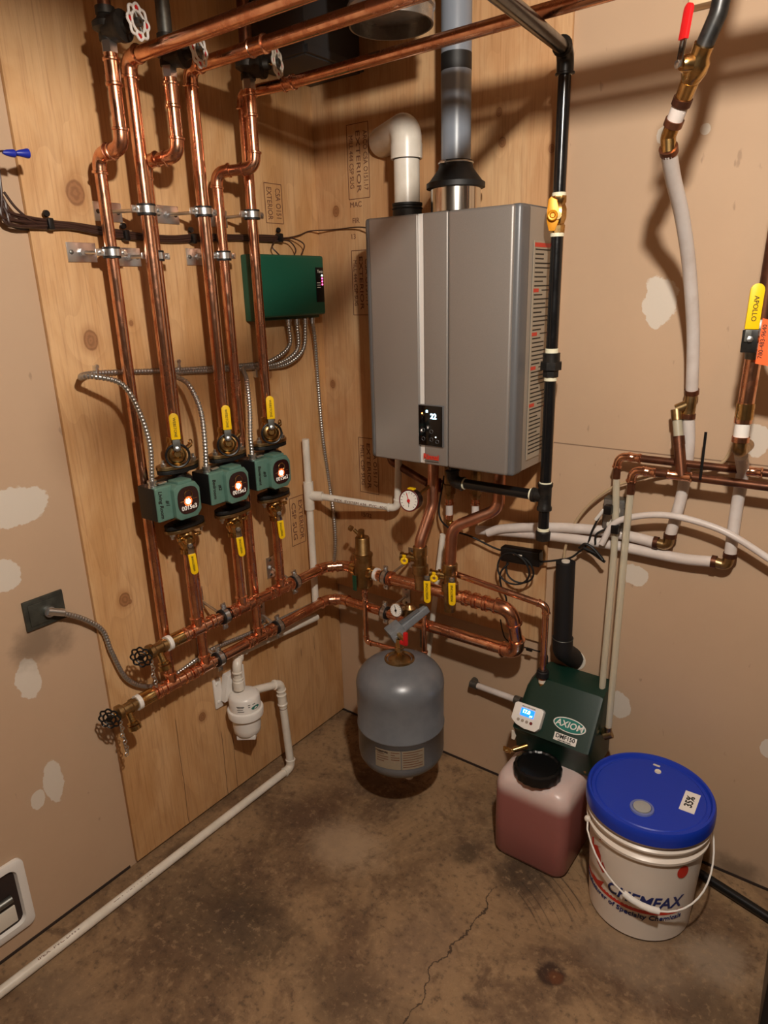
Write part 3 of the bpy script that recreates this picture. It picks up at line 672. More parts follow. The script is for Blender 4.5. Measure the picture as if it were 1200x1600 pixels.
armour('armoured_cable', [bconn(1)+V((0, 0, -.015)), L(465, 545, .05), L(440, 566, .035), L(400, 574, .02), L(330, 579, .02), L(272, 584, .025), L(294, 600, .10), L(313, 640, .135), L(320, 690, .155), tt[1]], 'armoured cable curving down to the middle pump', group=GC)
armour('armoured_cable', [bconn(2)+V((0, 0, -.015)), L(474, 545, .05), L(450, 568, .035), L(415, 575, .02), L(382, 575, .03), L(385, 592, .09), L(390, 635, .135), L(391, 680, .155), tt[2]], 'armoured cable dropping short to the rightmost pump', group=GC)
c0 = bconn(3)
armour('armoured_cable', [c0+V((0, 0, -.015)), L(492, 530, .045), L(497, 600, .02), L(504, 680, .02)] + [W(515, 760, .022), W(521, 800, .022), W(524, 850, .022), W(519, 890, .022), W(508, 925, .022), L(495, 940, .018), L(400, 985, .018), L(330, 1015, .020), L(280, 1050, .02), L(240, 1072, .024), L(200, 1062, .03), L(175, 1020, .03), L(160, 985, .025), L(130, 967, .025), L(98, 958, .03)], 'long armoured cable running down the corner, behind the headers to the grey outlet plate', group=GC)
for k, (px, py, o) in enumerate(((147, 580, .026), (275, 571, .026), (396, 582, .03))):
    p = L(px, py, .012); tag(MB().box(p+V((.008, 0, 0)), (.016, .008, .03), .002).lathe([(0, .006), (.004, .005)], p+V((.014, 0, .012)), (1, 0, 0), 10).build('cable_strap', 'steel'), 'small steel strap holding armoured cable, ' + ('leftmost at the loop' , 'between the left and middle pump pipes', 'beside the right pump pipe')[k], 'strap', 'armoured cable straps')
# grey outlet plate
po = L(68, 955, 0); t = thing('outlet_plate', 'dark grey steel junction cover on the left wall feeding armoured cable', 'outlet cover', po)
yA, yB = L(38, 965, .006).y, L(101, 945, .006).y; zA, zB = L(70, 978, .006).z, L(70, 930, .006).z
MB().box((.004, (yA+yB)/2, (zA+zB)/2), (.008, yB-yA, zA-zB if zA > zB else zB-zA), .003).build('cover', X.setdefault('plate', mat('grey_plate', '#4c4c44', .5, .5, '#3c3c36', 40)), t)
MB().box((.009, (yA+yB)/2, (zA+zB)/2), (.004, (yB-yA)*.8, abs(zA-zB)*.72), .002).build('raised_centre', X['plate'], t)
MB().cyl(L(75, 955, .022), L(100, 957, .030), .010, seg=12).lathe([(0, .014), (.015, .014)], L(74, 954, .008), (1, 0, 0), 16).build('elbow_connector', 'steel', t)
# brown cable bundle along the wall
t = thing('cable_bundle', 'bundle of dark brown thermostat cables stapled across the left plywood', 'cable', L(10, 340, .012))
base = [L(-20, 280, .03), L(3, 320, .03), L(15, 342, .03), L(75, 351, .022), L(110, 353, .022), L(170, 363, .020), L(260, 374, .020), L(320, 371, .020), L(400, 372, .020), L(432, 373, .020)]
for k in range(6):
    a = 2*PI*k/6; off = V((.0, .004*math.cos(a), .006*math.sin(a))); pts = [p+off*(2.2 if j < 3 else 1)+V((.0035*(k % 2), 0, .0025*math.sin(k*3+j*1.7))) for j, p in enumerate(base)]
    MB().tube(cr(pts, 6), .0036, 8).build('cable_strand', 'cable', t)
for pts in ([L(-4, 245, .04), L(2, 300, .04), L(5, 342, .03), L(25, 356, .015), L(45, 359, .006)], [L(6, 300, .03), L(25, 325, .03), L(50, 345, .03), L(75, 352, .022)]):
    MB().tube(cr(pts, 8), .003, 8).build('cable_strand', 'cable', t)
for k, (px, py) in enumerate(((72, 348), (191, 366), (296, 371), (432, 370))):
    p = L(px, py, .012); tag(MB().box(p+V((.012, 0, -.004)), (.024, .014, .026), .004).lathe([(0, .008), (.006, .007)], p+V((.012, -.004, .018)), (1, 0, 0), 12).build('cable_clip', 'abs'), 'black clip on the brown cable bundle, ' + ('leftmost near the plywood edge', 'left of the front pump pipe', 'beside the middle pump pipe', 'above the green control box')[k], 'cable clip', 'cable clips')
t = thing('spare_wires', 'two thin wires joined with blue wire nuts at the left edge', 'wire', L(0, 240, .08))
MB().tube(cr([L(-15, 240, .10), L(5, 236, .10), L(20, 241, .09), L(30, 243, .09)], 6), .002, 6).build('wire', 'cable', t)
MB().lathe([(0, .003), (.008, .006), (.02, .0078), (.024, .0078)], L(4, 238, .10), L(34, 241, .10)-L(4, 238, .10), 10).lathe([(0, .0035), (.006, .006), (.022, .0095), (.026, .0095)], L(25, 239, .10), L(46, 240, .10)-L(25, 239, .10), 10).build('wire_nut', 'wirenut', t)
# thermostat wires above control box
for k, (pts, lb) in enumerate((([L(432, 373, .022), L(425, 385, .04), L(433, 395, .05), L(440, 402, .05)], 'thin loop of control wire dipping left into the green box'), ([L(432, 373, .022), L(455, 372, .03), L(475, 382, .05), L(470, 400, .05)], 'thin loop of control wire arching right into the green box'), ([L(435, 376, .022), L(452, 377, .04), L(462, 390, .05), L(458, 402, .05)], 'thin control wire between the two loops above the green box'), ([L(438, 374, .022), L(466, 368, .02), L(485, 361, .02), W(520, 359, .02), W(556, 355, .03), W(575, 356, .05)], 'thin control wire crossing from the corner to the heater'))):
    tag(MB().tube(cr(pts, 8), .0022, 6).build('control_wire', 'cable'), lb, 'wire', 'control wires')

# ================= PVC CONDENSATE =================
RPV = .0135
vt = L(478, 688, .045); ytee = vt.y
pv = L(484, 772, .045); zt_ = pv.z
PX, PY = .045, (vt.y+L(490, 900, .045).y)/2
t = thing('pvc_standpipe', 'white PVC standpipe with tee in the corner between the plywood sheets', 'pipe', (PX, PY, .56))
MB().cyl((PX, PY, .56), (PX, PY, L(478, 686, PX).z), .0125).build('pipe', 'pvc', t)
MB().lathe([(-.05, .0172), (-.046, .0175), (.046, .0175), (.05, .0172)], (PX, PY, zt_-.005), seg=24).cyl((PX, PY, zt_-.005), (PX+.045, PY+.02, zt_-.005), .017).build('tee', 'pvc', t)
ea = V((PX+.03, PY+.014, zt_-.005)); eb = W(621, 800, .06)
t = run('pvc_pipe', [ea, V((eb.x, eb.y, zt_-.03)), V((eb.x+.012, eb.y, 1.165))], .0118, 'pvc', 'white PVC condensate pipe reaching from the corner tee to the heater', 'pipe', .02, 'elbow', 'pvc')
e0 = (V((eb.x, eb.y, zt_-.03))-ea).normalized(); nn = V((0, -1, 0)); sd = (nn-e0*nn.dot(e0)).normalized()
text('pipe_print', 'IPEX  SYSTEM 636  PVC  40C', ea.lerp(V((eb.x, eb.y, zt_-.03)), .55)+sd*.0119, e0, sd.cross(e0), .011, 'stamp', t, sx=1.4)
# sloped pipe into the filter
fo = V((.082, L(385, 1110, .09).y-.005, 0)); ft_ = L(380, 1083, .09).z; fb = L(388, 1150, .09).z
fy = (L(357, 1110, .09).y+L(412, 1110, .09).y)/2; fx = .085
inx = V((.085, L(370, 1050, .085).y, 0))
zi = L(371, 1060, .08).z
t = run('pvc_pipe', [V((PX, PY, .57)), V((PX, PY, L(498, 962, .045).z)), V((.05, L(372, 1028, .05).y+.01, L(372, 1020, .05).z)), V((fx-.012, L(371, 1050, fx-.012).y, L(371, 1030, fx-.012).z-.02)), V((fx-.012, L(371, 1050, fx-.012).y, zi-.01))][1:], .0135, 'pvc', 'white PVC pipe sloping under the lower header into the filter', 'pipe', .022, 'elbow', 'pvc')
# white condensate neutraliser
topz = L(385, 1080, fx).z+.0; R_ = .051
t = thing('condensate_filter', 'white canister condensate neutraliser on a wall bracket below the lower header', 'filter', (fx, fy, topz-.17))
MB().lathe([(-.078, R_+.006), (-.056, R_+.008), (-.052, R_+.006), (-.05, R_), (-.010, R_-.001), (-.002, R_-.005), (.002, R_-.013), (.005, R_-.030), (.006, .002)], (fx, fy, topz), seg=40).build('canister_head', 'white', t)
MB().lathe([(-.150, .020), (-.147, .036), (-.138, .0435), (-.12, .0455), (-.078, .0465)], (fx, fy, topz), seg=40).build('canister_bowl', 'white', t)
MB().box((fx, fy, topz-.150), (.062, .062, .016), .003, ax=(V((.8, .6, 0)), V((-.6, .8, 0)), V((0, 0, 1)))).build('base_nut', 'white', t)
for s in (-1, 1): MB().box((.016, fy+s*.050, topz+.0), (.008, .030, .105), .003).lathe([(0, .006), (.003, .005)], (.020, fy+s*.052, topz+.035), (1, 0, 0), 12).lathe([(0, .006), (.003, .005)], (.020, fy+s*.052, topz-.03), (1, 0, 0), 12).build('mounting_ear', 'white', t)
MB().prism([(-.045, -.03), (.045, -.03), (.022, .055), (-.022, .055)], (.013, fy, topz), (0, 1, 0), (0, 0, 1), .028, .002).build('bracket_web', 'white', t)
bd = MB(); pts = [(fx+(R_+.0006)*math.cos(-.02+.30*math.cos(q)), fy+(R_+.0006)*math.sin(-.02+.30*math.cos(q)), topz-.033+.0065*math.sin(q)) for q in [2*PI*k/24 for k in range(24)]]
vs = [bd.bm.verts.new(p) for p in pts]; bd.bm.faces.new(vs); bd.build('badge', 'teal', t)
FILT = t
MB().lathe([(0, .018), (.03, .018), (.032, .016), (.04, .016)], (fx-.012, L(371, 1050, fx-.012).y, zi-.045), seg=24).build('inlet_socket', 'pvc', t)
# outlet and floor run
oy0 = L(430, 1065, fx).y
fl = F(455, 1200, .016)
zo = topz-.018
mz = L(432, 1070, fx).z
t = run('pvc_pipe', [V((fx, fy+.04, topz-.012)), V((fx+.005, L(436, 1070, fx).y, mz)), V((fl.x, fl.y, .02)), F(-60, 1597, .016)], .0135, 'pvc', 'white PVC drain pipe from the filter down and along the concrete floor', 'pipe', .02, 'elbow', 'pvc')
om = V((fx+.005, L(436, 1070, fx).y, mz)).lerp(V((fl.x, fl.y, .02)), .18); dv_ = (V((fl.x, fl.y, .02))-om).normalized()
coupling(om, dv_, .045, .0135, 'pvc', t)
for kk_ in (.08, .28, .90): om = V((fx+.005, L(436, 1070, fx).y, mz)).lerp(V((fl.x, fl.y, .02)), kk_); MB().torus(om, dv_, .0136, .0009, 20, 5).build('glue_line', 'stamp', t)
q1 = V((fl.x, fl.y, .016)); q0 = F(-60, 1597, .016); dd = (q1-q0).normalized()
for k in range(4):
    text('pipe_print', ('IPEX  PVC DWV', 'CSA  1/2 PVC 1120', 'UPVC  SYSTEM', 'IPEX  PVC')[k], q0.lerp(q1, .22+.2*k)+V((.0035, -.002, .0136)), dd, V((-dd.y, dd.x, 0)), .011, 'stamp', t, sx=1.5)
# recessed white wall box
ya, yb = -1.40, L(38, 1346, .004).y; za, zb2 = L(20, 1475, .004).z, L(33, 1350, .004).z
zc = (L(45, 1440, .004).z+L(38, 1350, .004).z)/2
z0_, z1_ = .060, .275
t = thing('recessed_wall_box', 'white framed recessed service box low on the left wall', 'wall box', (0, -1.36, z0_))
ye = L(47, 1400, .004).y
def rfr(x, w, h, r, yc, zc):
    out = []
    for qy, qz, a0 in ((1, 1, 0), (-1, 1, PI/2), (-1, -1, PI), (1, -1, 3*PI/2)):
        for k in range(6): a = a0+PI/2*k/5; out.append(V((x, yc+qy*(w-r)+r*math.cos(a), zc+qz*(h-r)+r*math.sin(a))))
    return out
fyc, fzc, fw, fh = ye-.14, (z0_+z1_)/2, .14, (z1_-z0_)/2
MB()._rings([rfr(.001, fw, fh, .020, fyc, fzc), rfr(.010, fw, fh, .020, fyc, fzc), rfr(.012, fw-.003, fh-.003, .018, fyc, fzc), rfr(.012, fw-.021, fh-.021, .022, fyc, fzc), rfr(.0025, fw-.025, fh-.025, .020, fyc, fzc)], False, True).build('box_frame', 'white', t)
MB().box((.0012, ye-.15, (z0_+z1_)/2), (.002, .25, z1_-z0_-.03)).build('recess_shade', 'gapshade', t)  # flat dark sheet, its colour stands in for shade inside the box
MB().box((.004, ye-.10, z0_+.06), (.006, .12, .05), .002).build('box_flap', 'label', t)
MB().cyl(V((.006, ye-.14, z0_+.11)), V((.012, ye-.045, z0_+.115)), .010).build('box_port', 'dullsteel', t)

# ================= WATER HEATER =================
hx0, hx1_, hf, hzb, hzt = .385, .852, -.245, 1.163, 1.828
t = thing('water_heater', 'grey wall-mounted tankless water heater with lit black control panel', 'water heater', ((hx0+hx1_)/2, -.13, hzb))
zc = (hzb+hzt)/2; hh = hzt-hzb
MB().box(((hx0+hx1_)/2, -.115, zc), (hx1_-hx0-.004, .205, hh-.006), .004).build('cabinet', 'heatside', t)
MB().box((hx0+.013, -.216, zc), (.030, .05, hh), .014, seg=3).build('corner_trim', 'heattrim', t); MB().box((hx1_-.014, -.212, zc), (.030, .055, hh), .010, seg=3).build('corner_trim', 'heattrim', t)
sx = hx1_-hx0
def fp(name, a, b, mt, dy=0, bev=.005): return MB().box((hx0+(a+b)/2, hf+.013+dy, zc), (b-a, .026, hh-.004), bev, seg=3).build(name, mt, t)
fp('front_panel', .017, .177, 'heatface'); fp('front_strip', .172, .203, X.setdefault('strip', mat('light_strip', '#f0f0ee', .35, .36)), .006, .004)
fp('front_panel', .192, .268, 'heatface', .002); fp('front_panel', .271, sx-.014, 'heatface', -.002, .008)
MB().box((hx0+.2695, hf+.018, zc), (.006, .02, hh-.006)).build('panel_gap', 'gapshade', t)  # dark backing, shade of the panel seam put into its colour
cpx0, cpx1, cpz0, cpz1 = W(656, 690, -hf).x, W(692, 690, -hf).x, W(675, 696, -hf).z, W(675, 634, -hf).z
cpm = V(((cpx0+cpx1)/2, hf-.001, (cpz0+cpz1)/2)); cw, ch = cpx1-cpx0, cpz1-cpz0
bz = MB().box(cpm+V((0, .002, 0)), (cw+.004, .008, ch+.004), .001).build('control_bezel', 'heattrim', t)
gp = MB().box(cpm, (cw, .008, ch), .001).build('control_panel', 'glassblack', t)
text('display_digits', '22', cpm+V((cw*.14, -.0045, ch*.24)), (1, 0, 0), (0, 0, 1), .020, 'ledblue', gp, bold=.0005)
MB().box(cpm+V((-cw*.14, -.0042, ch*.36)), (.006, .0008, .006)).build('display_icon', 'ledblue', gp)
MB().cyl(cpm+V((-cw*.34, -.004, ch*.30)), cpm+V((-cw*.34, -.005, ch*.30)), .0022, seg=10).build('display_icon', 'ledorange', gp)
MB().cyl(cpm+V((cw*.24, -.004, -ch*.27)), cpm+V((cw*.24, -.005, -ch*.27)), .0015, seg=10).build('display_icon', 'ledwhite', gp)
for dx, dz in ((-.3, -.12), (.05, -.14), (-.3, -.34), (.05, -.34), (.3, -.38)):
    MB().torus(cpm+V((cw*dx, -.0042, ch*dz)), (0, 1, 0), .0052, .0004, 16, 4).build('touch_button', 'heattrim', gp)
text('brand_lettering', 'Rinnai', V((cpm.x, hf-.0012, W(672, 714, -hf).z)), (1, 0, 0), (0, 0, 1), .021, 'printred', t, bold=.0008)
MB().box(V((cpm.x, hf-.0002, W(672, 721, -hf).z)), (.050, .0008, .0012)).build('brand_underline', 'ink', t)
# warning label on right side
lx = hx1_+.0005
lt = MB().box((lx, -.105, 1.47), (.0015, .115, .555)).build('warning_label', X.setdefault('warn', mat('warning_paper', '#a29684', 0, .5)), t)
z = 1.735
k = 0
hd = [0, 10, 20, 28, 37]
hl = ['WARNING', 'DANGER', 'CAUTION', 'WARNING', 'CAUTION']
random.seed(3)
for row in range(50):
    zz = 1.738-row*.0108
    if row in hd:
        MB().box((lx+.0009, -.105-.038, zz), (.0006, .030, .009)).build('warning_heading', 'printred', lt) if row else MB().box((lx+.0009, -.105, zz), (.0006, .108, .010)).build('warning_heading', 'printred', lt)
mb = MB()
for row in range(50):
    if row in hd: mb.box((lx+.0009, -.085, 1.738-row*.0108), (.0004, .05, .0028)) if row else None; continue
    wd = random.choice((.1, .1, .098, .07, .05)); ys = -.155
    mb.box((lx+.0009, ys+wd/2, 1.738-row*.0108), (.0004, wd, .0034))
pr_o = mb.build('label_print_lines', 'ink', lt)
# top: bracket plate
MB().box(((hx0+hx1_)/2+.06, -.10, hzt+.002), (.30, .15, .006), .001).build('top_plate', 'heattrim', t)

# intake
ix = W(636, 300, .13).x
t = thing('intake_pipe', 'white PVC air intake pipe with elbow above the water heater', 'pipe', (ix, -.13, hzt))
ez = W(640, 232, .13).z
MB().cyl((ix, -.13, hzt+.004), (ix, -.13, ez-.005), .0355, seg=36).build('pipe', 'pvc', t)
line, arcs = fillet([V((ix, -.13, ez-.012)), V((ix, -.13, ez+.050)), V((W(597, 207, .014).x, -.0135, ez+.054))], [.045], 10)
MB().tube(line, .042, 32).tube([V((ix, -.13, ez-.025)), V((ix, -.13, ez+.012))], .0432, 32).build('elbow', 'pvc', t)
MB().lathe([(0, .041), (.03, .040), (.032, .042), (.038, .042)], (ix, -.13, hzt+.002), seg=32).torus((ix, -.13, hzt+.026), (0, 0, 1), .041, .0022, 32, 6).build('rubber_boot', 'rubber', t)
MB().torus((ix, -.13, ez-.026), (0, 0, 1), .0358, .0012, 32, 6).build('glue_line', 'ink', t)
# exhaust
ex = W(712, 300, .13).x
t = thing('exhaust_pipe', 'grey PVC exhaust pipe with black rubber coupling above the heater', 'pipe', (ex, -.13, hzt))
cz = W(712, 288, .13).z
MB().lathe([(0, .066), (cz-hzt-.012, .066)], (ex, -.13, hzt+.004), seg=48).build('metal_collar', 'chrome', t)
MB().lathe([(-.012, .068), (-.010, .077), (.002, .077), (.006, .070), (.036, .046), (.050, .043), (.055, .043)], (ex, -.13, cz), seg=48).build('rubber_coupling', 'rubber', t)
MB().torus((ex, -.13, cz+.050), (0, 0, 1), .0445, .0022, 40, 6).box((ex-.01, -.13-.047, cz+.050), (.016, .008, .008), .002).build('hose_clamp', 'steel', t)
MB().cyl((ex, -.13, cz+.04), (ex, -.13, H-.001), .0385, seg=40).build('pipe', 'pvcgrey', t)
MB().lathe([(0, .0388), (.038, .0388)], (ex, -.13, W(712, 112, .13).z), seg=40).build('dark_band', 'rubber', t)

# ================= GAS PIPE =================
gx, gy = .906, -.15
GPr = .0148
ze = W(884, 78, .15).z
gt = thing('gas_pipe', 'black iron gas pipe with yellow-handled valve right of the heater', 'pipe', (gx, gy, .96))
up = V((.846, -.42, ze+.012))
dr_ = F(790, 0, 2.075); dr2 = (dr_-V((gx, gy, ze))); 
line, arcs = fillet([V((gx, gy, 1.62)), V((gx, gy, ze)), V((gx, gy, ze))+dr2*2.2], .028)
zu = W(861, 570, .15).z; zv = W(871, 335, .15).z; ztee = W(846, 775, .15).z; zcp = W(846, 838, .15).z
MB().tube([V((gx, gy, zv+.035))]+line[1:], GPr, 20).build('pipe', 'blackpipe', gt)
mb = MB(); fit_mesh(mb, arcs[0], GPr*1.15); mb.build('elbow', 'iron', gt)
MB().cyl((gx, gy, zu+.03), (gx, gy, zv-.035), GPr, seg=20).build('pipe', 'blackpipe', gt)
MB().cyl((gx, gy, ztee+.03), (gx, gy, zu-.03), GPr, seg=20).build('pipe', 'blackpipe', gt)
MB().cyl((gx, gy, zcp), (gx, gy, ztee-.03), GPr, seg=20).build('pipe', 'blackpipe', gt)
for z in (ze-.045, zv+.042, zv-.045, zu+.035, zu-.035, ztee+.035, zcp+.020): MB().lathe([(-.006, GPr+.0004), (-.005, GPr+.0018), (.005, GPr+.0018), (.006, GPr+.0004)], (gx, gy, z), seg=20).build('thread_seal', 'tape', gt)
MB().lathe([(-.042, .018), (-.026, .019), (-.022, .016), (-.008, .021), (.012, .021), (.022, .016), (.026, .019), (.04, .019)], (gx, gy, zv), seg=8).build('valve_body', 'brass', gt)
n = V((.35, -.93, 0)).normalized(); vc = V((gx, gy, zv-.004))+n*.024
MB().cyl(V((gx, gy, zv-.004)), vc, .009).build('valve_stem', 'brass', gt)
MB().prism([(-.014, -.012), (-.008, -.034), (.006, -.034), (.014, -.012), (.014, .012), (.008, .034), (-.006, .042), (-.012, .036), (-.014, .012)], vc-V((.012, 0, 0)), V((.93, .35, 0)), (0, 0, 1), -.008, .001).build('valve_handle', 'amber', gt)
MB().torus(vc-V((.012, 0, 0))+n*.009, n, .009, .0035, 20, 8).lathe([(0, .006), (.012, .005)], vc-V((.012, 0, 0)), n, 6).build('handle_hub', 'amber', gt)
MB().tube([(gx, gy, zu-.030), (gx, gy, zu-.012)], .021, 8).tube([(gx, gy, zu-.012), (gx, gy, zu+.008)], .0285, 8).tube([(gx, gy, zu+.008), (gx, gy, zu+.030)], .022, 20).build('union', 'iron', gt)
MB().lathe([(-.038, .0205), (-.03, .0205), (-.026, .018), (.026, .018), (.03, .0205), (.038, .0205)], (gx, gy, ztee), seg=24).lathe([(0, .017), (.026, .018), (.027, .0205), (.036, .0205)], (gx, gy, ztee), (-1, 0, 0), 24).build('tee', 'iron', gt)
MB().lathe([(0, .012), (.003, .019), (.026, .0205), (.03, .017)], (gx, gy, zcp-.012), seg=20).build('cap', 'iron', gt)
g0 = V((gx-.036, gy, ztee)); g1 = V((.625, gy, W(712, 755, .15).z))
t = thing('gas_branch', 'black iron pipe crossing under the heater to its gas inlet', 'pipe', g1)
ztee2 = ztee
line, arcs = fillet([g0, V((.615, gy, ztee)), V((.615, gy, hzb+.002))], .02)
MB().tube(line, GPr, 20).build('pipe', 'blackpipe', t)
mb = MB(); fit_mesh(mb, arcs[0], GPr*1.12); mb.build('elbow', 'iron', t)
for xx in (gx-.04, .655): MB().lathe([(-.003, GPr), (-.002, GPr+.0022), (.003, GPr+.0022)], (xx, gy, ztee), (1, 0, 0), 20).build('thread_seal', 'tape', t)

# ================= CONNECTIONS UNDER HEATER =================
RT = .0175
vy = -.165
zv1 = W(655, 868, .17).z; xa = W(655, 868, .17).x; xb = W(702, 895, .17).x; zv2 = W(702, 895, .17).z
pa = W(672, 790, .13)
t = run('copper_pipe', [V((pa.x-.005, -.10, hzb+.002)), V((pa.x+.0, -.115, pa.z)), V((xa, -vy*-1, zv1+.045)), V((xa, vy, zv1+.01))], RT, X.setdefault('softcopper', mat('soft_copper', '#dba083', 1, .34, '#c88a6c', 14)), 'thick bent copper pipe dropping from the heater to the left purge valve', 'pipe', [.06, .05], None, couplings=[(V((pa.x-.005, -.10, hzb-.02)), (0, 0, 1), .03)])
pb = W(778, 790, .10)
t = run('copper_pipe', [V((pb.x, -.09, hzb+.002)), V((pb.x, -.095, pb.z-.012)), V((xb, -.155, W(715, 825, .15).z)), V((xb, vy, zv2+.02))], RT, X['softcopper'], 'thick S-bent copper pipe from the heater right side to the right purge valve', 'pipe', [.045, .05], None, couplings=[(V((pb.x, -.09, hzb-.02)), (0, 0, 1), .03)])
def purge(x, z, zend, label, lv, lab2):
    c = V((x, vy, z)); t = thing('purge_valve', label, 'valve', V((x, vy, zend)), 'purge valves under the heater')
    MB().lathe([(.03, .021), (.028, .023), (.0, .023), (-.004, .020), (-.03, .021), (-.034, .026), (-.060, .027), (-.064, .020), (zend-z, .018)][::-1], c, seg=24).build('valve_body', 'dullbrass', t)
    s = c+V((-.03, -.03, -.012)); dr = V((-.62, -.60, -.0)).normalized()
    MB().lathe([(0, .013), (.03, .013), (.031, .017), (.038, .017), (.039, .012), (.055, .012), (.056, .0155), (.064, .0155)], c+V((0, 0, -.012)), (-.93, -.35, .05), 20).build('purge_port', 'brass', t)
    k = c+V((-.036, -.034, -.014)); n = V((.4, -.9, 0)).normalized()
    MB().torus(k+n*.006, n, .0085, .0042, 18, 8).box(k+n*.006+V((0, 0, .014)), (.011, .006, .013), .002).build('purge_handle', 'yellow', t)
    lever(t, lv, (.02, .0, -1), V((.45, -.89, 0)), .012, .085, .021, 'yellow', lab2, 'dullsteel')
    return t
la = W(667, 902, .215); lb_ = W(706, 905, .215)
purge(xa, zv1, zv1-.115, 'left brass purge valve with yellow lever under the heater', la, 'WEBSTONE')
purge(xb, zv2, zv2-.13, 'right brass purge valve with yellow lever under the heater', lb_, 'WEBSTONE')
for c in (la, lb_): pass
for k, (cx_, zz0, zz1, nm) in enumerate(((xa, zv1-.115, hz1+.018, 'left'), (xb, zv2-.13, hz1+.018, 'right'))):
    if zz0 > zz1: tag(MB().tube([(cx_, vy+.003, zz0), (cx_, vy+.01, zz1)], .018, 18).build('brass_stub', 'dullbrass'), 'short brass nipple between the %s purge valve and the thick pipe' % nm, 'fitting', 'brass nipples')
t = run('tail_pipe', [W(660, 945, .08), W(661, 985, .08), W(661, 1010, .08)], .011, 'dullsteel', 'dark fitting and copper tail behind the grey lever above the tank', 'pipe', .01, None)
# domestic unions
for k, (px, o) in enumerate(((702, .07), (743, .07))):
    x = W(px, 770, o).x; z = W(px, 760, o).z
    t = thing('service_union', 'brass union with white stub pipe under the heater, %s of the pair' % ('left' if k == 0 else 'right'), 'fitting', (x, -o, z-.08), 'brass unions under the heater')
    MB().lathe([(hzb-z, .016), (.01, .016), (.008, .020), (-.022, .020), (-.024, .015), (-.034, .016), (-.040, .013)][::-1], (x, -o, z), seg=8).build('union_nut', 'dullbrass', t)
    z2 = z-.040
    MB().lathe([(0, .0125), (-.012, .0125), (-.013, .0145), (-.018, .0145)][::-1], (x, -o, z2), seg=20).build('crimp_ring', 'copper', t)
    MB().lathe([(-.055, .0115), (-.016, .0115)], (x, -o, z2), seg=20).build('stub_pipe', 'pex', t)
    MB().lathe([(-.066, .0125), (-.052, .0135)], (x, -o, z2), seg=20).build('crimp_ring', 'copper', t)
    if k == 0:
        MB().box((x-.036, -o-.004, z+.0), (.014, .010, .044), .003).cyl((x-.036, -o, z+.012), (x-.01, -o, z+.012), .005).build('shutoff_handle', 'darkred', t)
        MB().tube(fillet([V((x, -o, z2-.06)), V((x, -o, z2-.085)), V((x+.05, -o, z2-.08))], .012)[0], .0115, 16).build('elbow', 'brass', t)
t = thing('relief_branch', 'thin copper bypass and elbow behind the gauge under the heater', 'pipe', W(612, 750, .05))
MB().tube(fillet([V((W(611, 740, .05).x, -.05, hzb)), V((W(611, 740, .05).x, -.05, 1.10)), W(668, 755, .06)], .018)[0], .0125).build('pipe', 'oldcopper', t)
# gauge
gc = W(640, 782, .215); gn = V((.55, -.82, .12)).normalized()
gn = V((.08, -.98, .12)).normalized()
def gauge(c, n, R, label, loc, parts):
    t = thing('pressure_gauge', label, 'gauge', c)
    MB().lathe([(-R*.85, R*.95), (-.004, R), (.0, R*1.06), (.004, R*1.06), (.005, R*.95)], c, n, 36).build('gauge_case', parts[0], t)
    dl = MB().lathe([(.0, R*.93), (.0052, R*.93)], c, n, 36).build('dial', 'dial', t)
    u = V((0, 0, 1)); u = (u-n*u.dot(n)).normalized(); s = u.cross(n).normalized()
    s = -s if s.dot(RR) < 0 else s
    for k in range(13):
        a = math.radians(225-22.5*k); d = s*math.cos(a)+u*math.sin(a)
        MB().box(c+n*.0056+d*R*.78, (R*.16, R*.04, .0004), ax=(d, n.cross(d), n)).build('dial_tick', 'ink', dl)
    nd_ = (u*.9-s*.35).normalized()
    MB().box(c+n*.0062+nd_*R*.22, (R*1.0, R*.07, .0006), ax=(nd_, n.cross(nd_), n)).cyl(c+n*.006, c+n*.008, R*.16, seg=16).build('needle', parts[1], dl)
    nd2 = (-u*.95+s*.05).normalized(); MB().box(c+n*.0058+nd2*R*.3, (R*.6, R*.04, .0005), ax=(nd2, n.cross(nd2), n)).build('needle', 'ink', dl)
    return t
t = gauge(gc, gn, .032, 'round white temperature and pressure gauge with red needle under the heater', gc, ('abs', 'red'))
MB().torus(gc+gn*.004, gn, .0325, .0016, 36, 6).build('bezel', 'darkred', t)
MB().cyl(gc-gn*.02, V((pa.x-.004, -.105, gc.z+.03)), .006).build('gauge_stem', 'brass', t)
MB().box(gc+V((.0, .012, .034)), (.022, .014, .005), .001).build('yellow_tab', 'yellow', t)

# small copper feed line to the glycol feeder
fc_ = [W(705, 893, .13), W(836, 937, .10), W(849, 1072, .13)]
fe = V((fc_[1].x+.012, -.12, fc_[1].z)); 
fcx = W(847, 1072, .12)
t = run('copper_feed_line', [V((xb+.01, -.14, fc_[0].z)), V((fcx.x, -.12, fe.z)), V((fcx.x, -.12, fcx.z))], .0098, CO, 'thin copper feed line from the right purge valve down to the green feeder', 'pipe', .018, 'elbow', CO)
MB().hexnut(V((fcx.x, -.12, fcx.z-.004)), V((fcx.x, -.12, fcx.z+.014)), .015).build('brass_nut', 'brass', t)
coupling(V((fcx.x, -.12, fcx.z+.032)), V((0, 0, 1)), .018, .0098, CO, t)
# pvc relief discharge strip
tag(MB().cyl(W(692, 835, .045), W(667, 1040, .045), .0095).build('discharge_pipe', 'pvc'), 'thin white discharge pipe slanting behind the copper pipes right of the tank', 'pipe')

